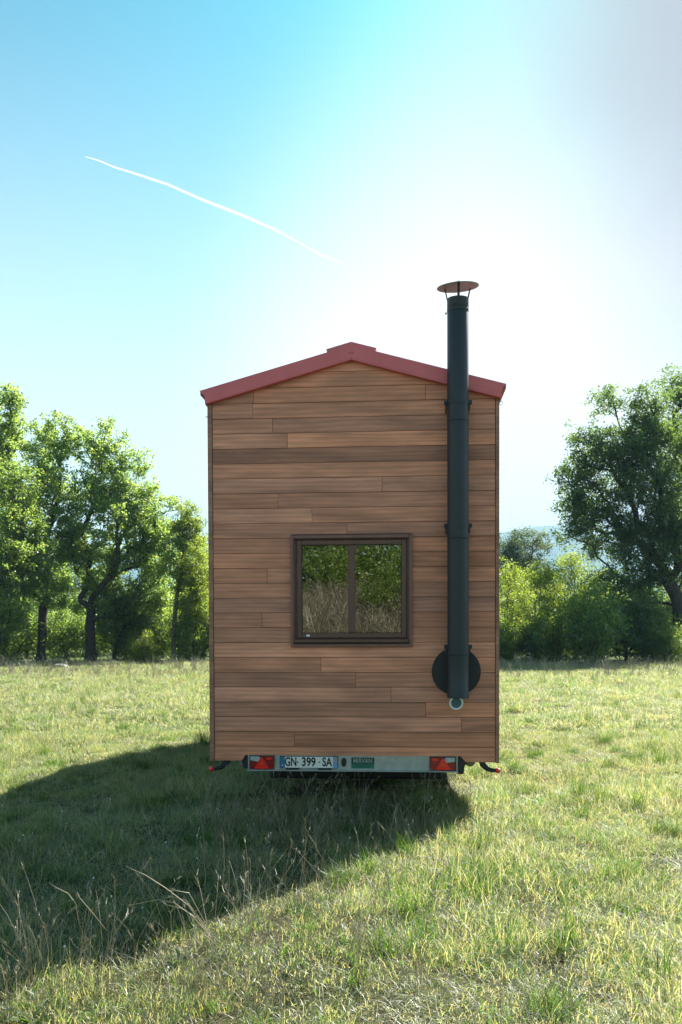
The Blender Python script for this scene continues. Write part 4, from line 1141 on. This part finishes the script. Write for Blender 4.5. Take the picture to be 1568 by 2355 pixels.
# small white flower heads in the shade
fl = bpy.data.collections.new('flower_head')
for v in range(2):
    bm = bmesh.new(); add_tube(bm, [(0, 0, 0), (0.01, 0.0, 0.10 + 0.08 * v)], 0.0008, 3)
    bmesh.ops.create_icosphere(bm, subdivisions=1, radius=0.006, matrix=Matrix.Translation((0.01, 0, 0.10 + 0.08 * v)))
    me = bpy.data.meshes.new('flower_head'); bm.to_mesh(me); bm.free(); me.materials.append(M['petal']); fl.objects.link(bpy.data.objects.new('flower_head_%d' % v, me))
pts = []
for _ in range(90):
    a, b = rng.uniform(-3.2, 1.0), rng.uniform(4.0, 7.8); pts.append((a, b, gh(a, b)))
P = np.array(pts); n_ = len(P)
scatter('white_flowers', fl, P, rng.uniform(0, 6.28, n_), rng.normal(0, 0.2, (n_, 2)), np.tile(rng.uniform(0.6, 1.1, (n_, 1)), (1, 3)), rng.integers(0, 2, n_), 'tiny white flower heads sprinkled in the shaded grass')

# rocks
def rock(px, py, d, w, h, label, seed):
    b = at(px, py, d); bm = bmesh.new(); bmesh.ops.create_icosphere(bm, subdivisions=3, radius=1.0)
    for v in bm.verts:
        q = v.co * (1 + 0.28 * noise.noise(v.co * 1.3 + Vector((seed, 0, 0))) + 0.1 * noise.noise(v.co * 3.7 + Vector((0, seed, 0))))
        v.co = Vector((q.x * w, q.y * w * 0.7, q.z * h))
    o = from_bm('rock', bm, M['rock']); o.location = (b.x, b.y, gh(b.x, b.y) + h * 0.35)
    tag(o, label, 'rock')
rock(138, 1535, 34.5, 0.34, 0.17, 'pale flat limestone at the foot of the left oaks', 2.0)
rock(1530, 1535, 35, 0.42, 0.08, 'low pale stone in the grass by the big right oak', 5.0)

# ------------------------------------------------------------------ contrail, high and far
D0 = 3000.0
path = [(203, 375), (235, 384), (268, 398), (310, 411), (390, 437), (470, 472), (560, 507), (630, 537), (668, 557), (700, 574), (735, 594), (765, 605), (792, 617)]
wid = [0.6, 1.4, 2.0, 2.4, 2.8, 3.2, 3.6, 3.2, 2.2, 1.2, 2.4, 2.4, 0.8]
bm = bmesh.new(); pp, rr_ = [], []
for i in range(len(path) - 1):
    for t in (0, 0.25, 0.5, 0.75):
        pp.append(at(path[i][0] * (1 - t) + path[i + 1][0] * t, path[i][1] * (1 - t) + path[i + 1][1] * t, D0))
        rr_.append((wid[i] * (1 - t) + wid[i + 1] * t) * D0 / F * (0.9 + 0.2 * noise.noise((i + t, 0, 0))))
add_tube(bm, pp, rr_, 12)
m, n, l, out = new_mat('ice_trail')
d_ = n.new('ShaderNodeBsdfDiffuse'); d_.inputs['Color'].default_value = (0.9, 0.9, 0.9, 1)
t_ = n.new('ShaderNodeBsdfTranslucent'); t_.inputs['Color'].default_value = (0.9, 0.9, 0.9, 1)
a_ = n.new('ShaderNodeMixShader'); a_.inputs[0].default_value = 0.5; l.new(d_.outputs[0], a_.inputs[1]); l.new(t_.outputs[0], a_.inputs[2])
tr = n.new('ShaderNodeBsdfTransparent'); lw = n.new('ShaderNodeLayerWeight'); lw.inputs[0].default_value = 0.35
nz = n.new('ShaderNodeTexNoise'); nz.inputs['Scale'].default_value = 0.02; geo = n.new('ShaderNodeNewGeometry'); l.new(geo.outputs['Position'], nz.inputs['Vector'])
mm = n.new('ShaderNodeMath'); mm.operation = 'MULTIPLY_ADD'; mm.inputs[1].default_value = 0.5; l.new(nz.outputs[0], mm.inputs[0]); l.new(lw.outputs['Facing'], mm.inputs[2]); mm.use_clamp = True
mx_ = n.new('ShaderNodeMixShader'); l.new(mm.outputs[0], mx_.inputs[0]); l.new(a_.outputs[0], mx_.inputs[1]); l.new(tr.outputs[0], mx_.inputs[2]); l.new(mx_.outputs[0], out.inputs[0])
ct = from_bm('contrail', bm, m, smooth=True); tag(ct, 'thin white aircraft trail slanting down across the blue sky', 'contrail')

# ------------------------------------------------------------------ haze
bm = bmesh.new(); add_box(bm, -3750, 3750, -3740, 3760, -1.6, 385)
m, n, l, out = new_mat('thin_haze')
pv = n.new('ShaderNodeVolumePrincipled'); pv.inputs['Color'].default_value = (0.42, 0.74, 1.0, 1); pv.inputs['Density'].default_value = 0.00026
pv.inputs['Anisotropy'].default_value = 0.0
l.new(pv.outputs[0], out.inputs['Volume'])
hz = from_bm('haze', bm, m); tag(hz, 'pale haze in the air over the field', kind='stuff')
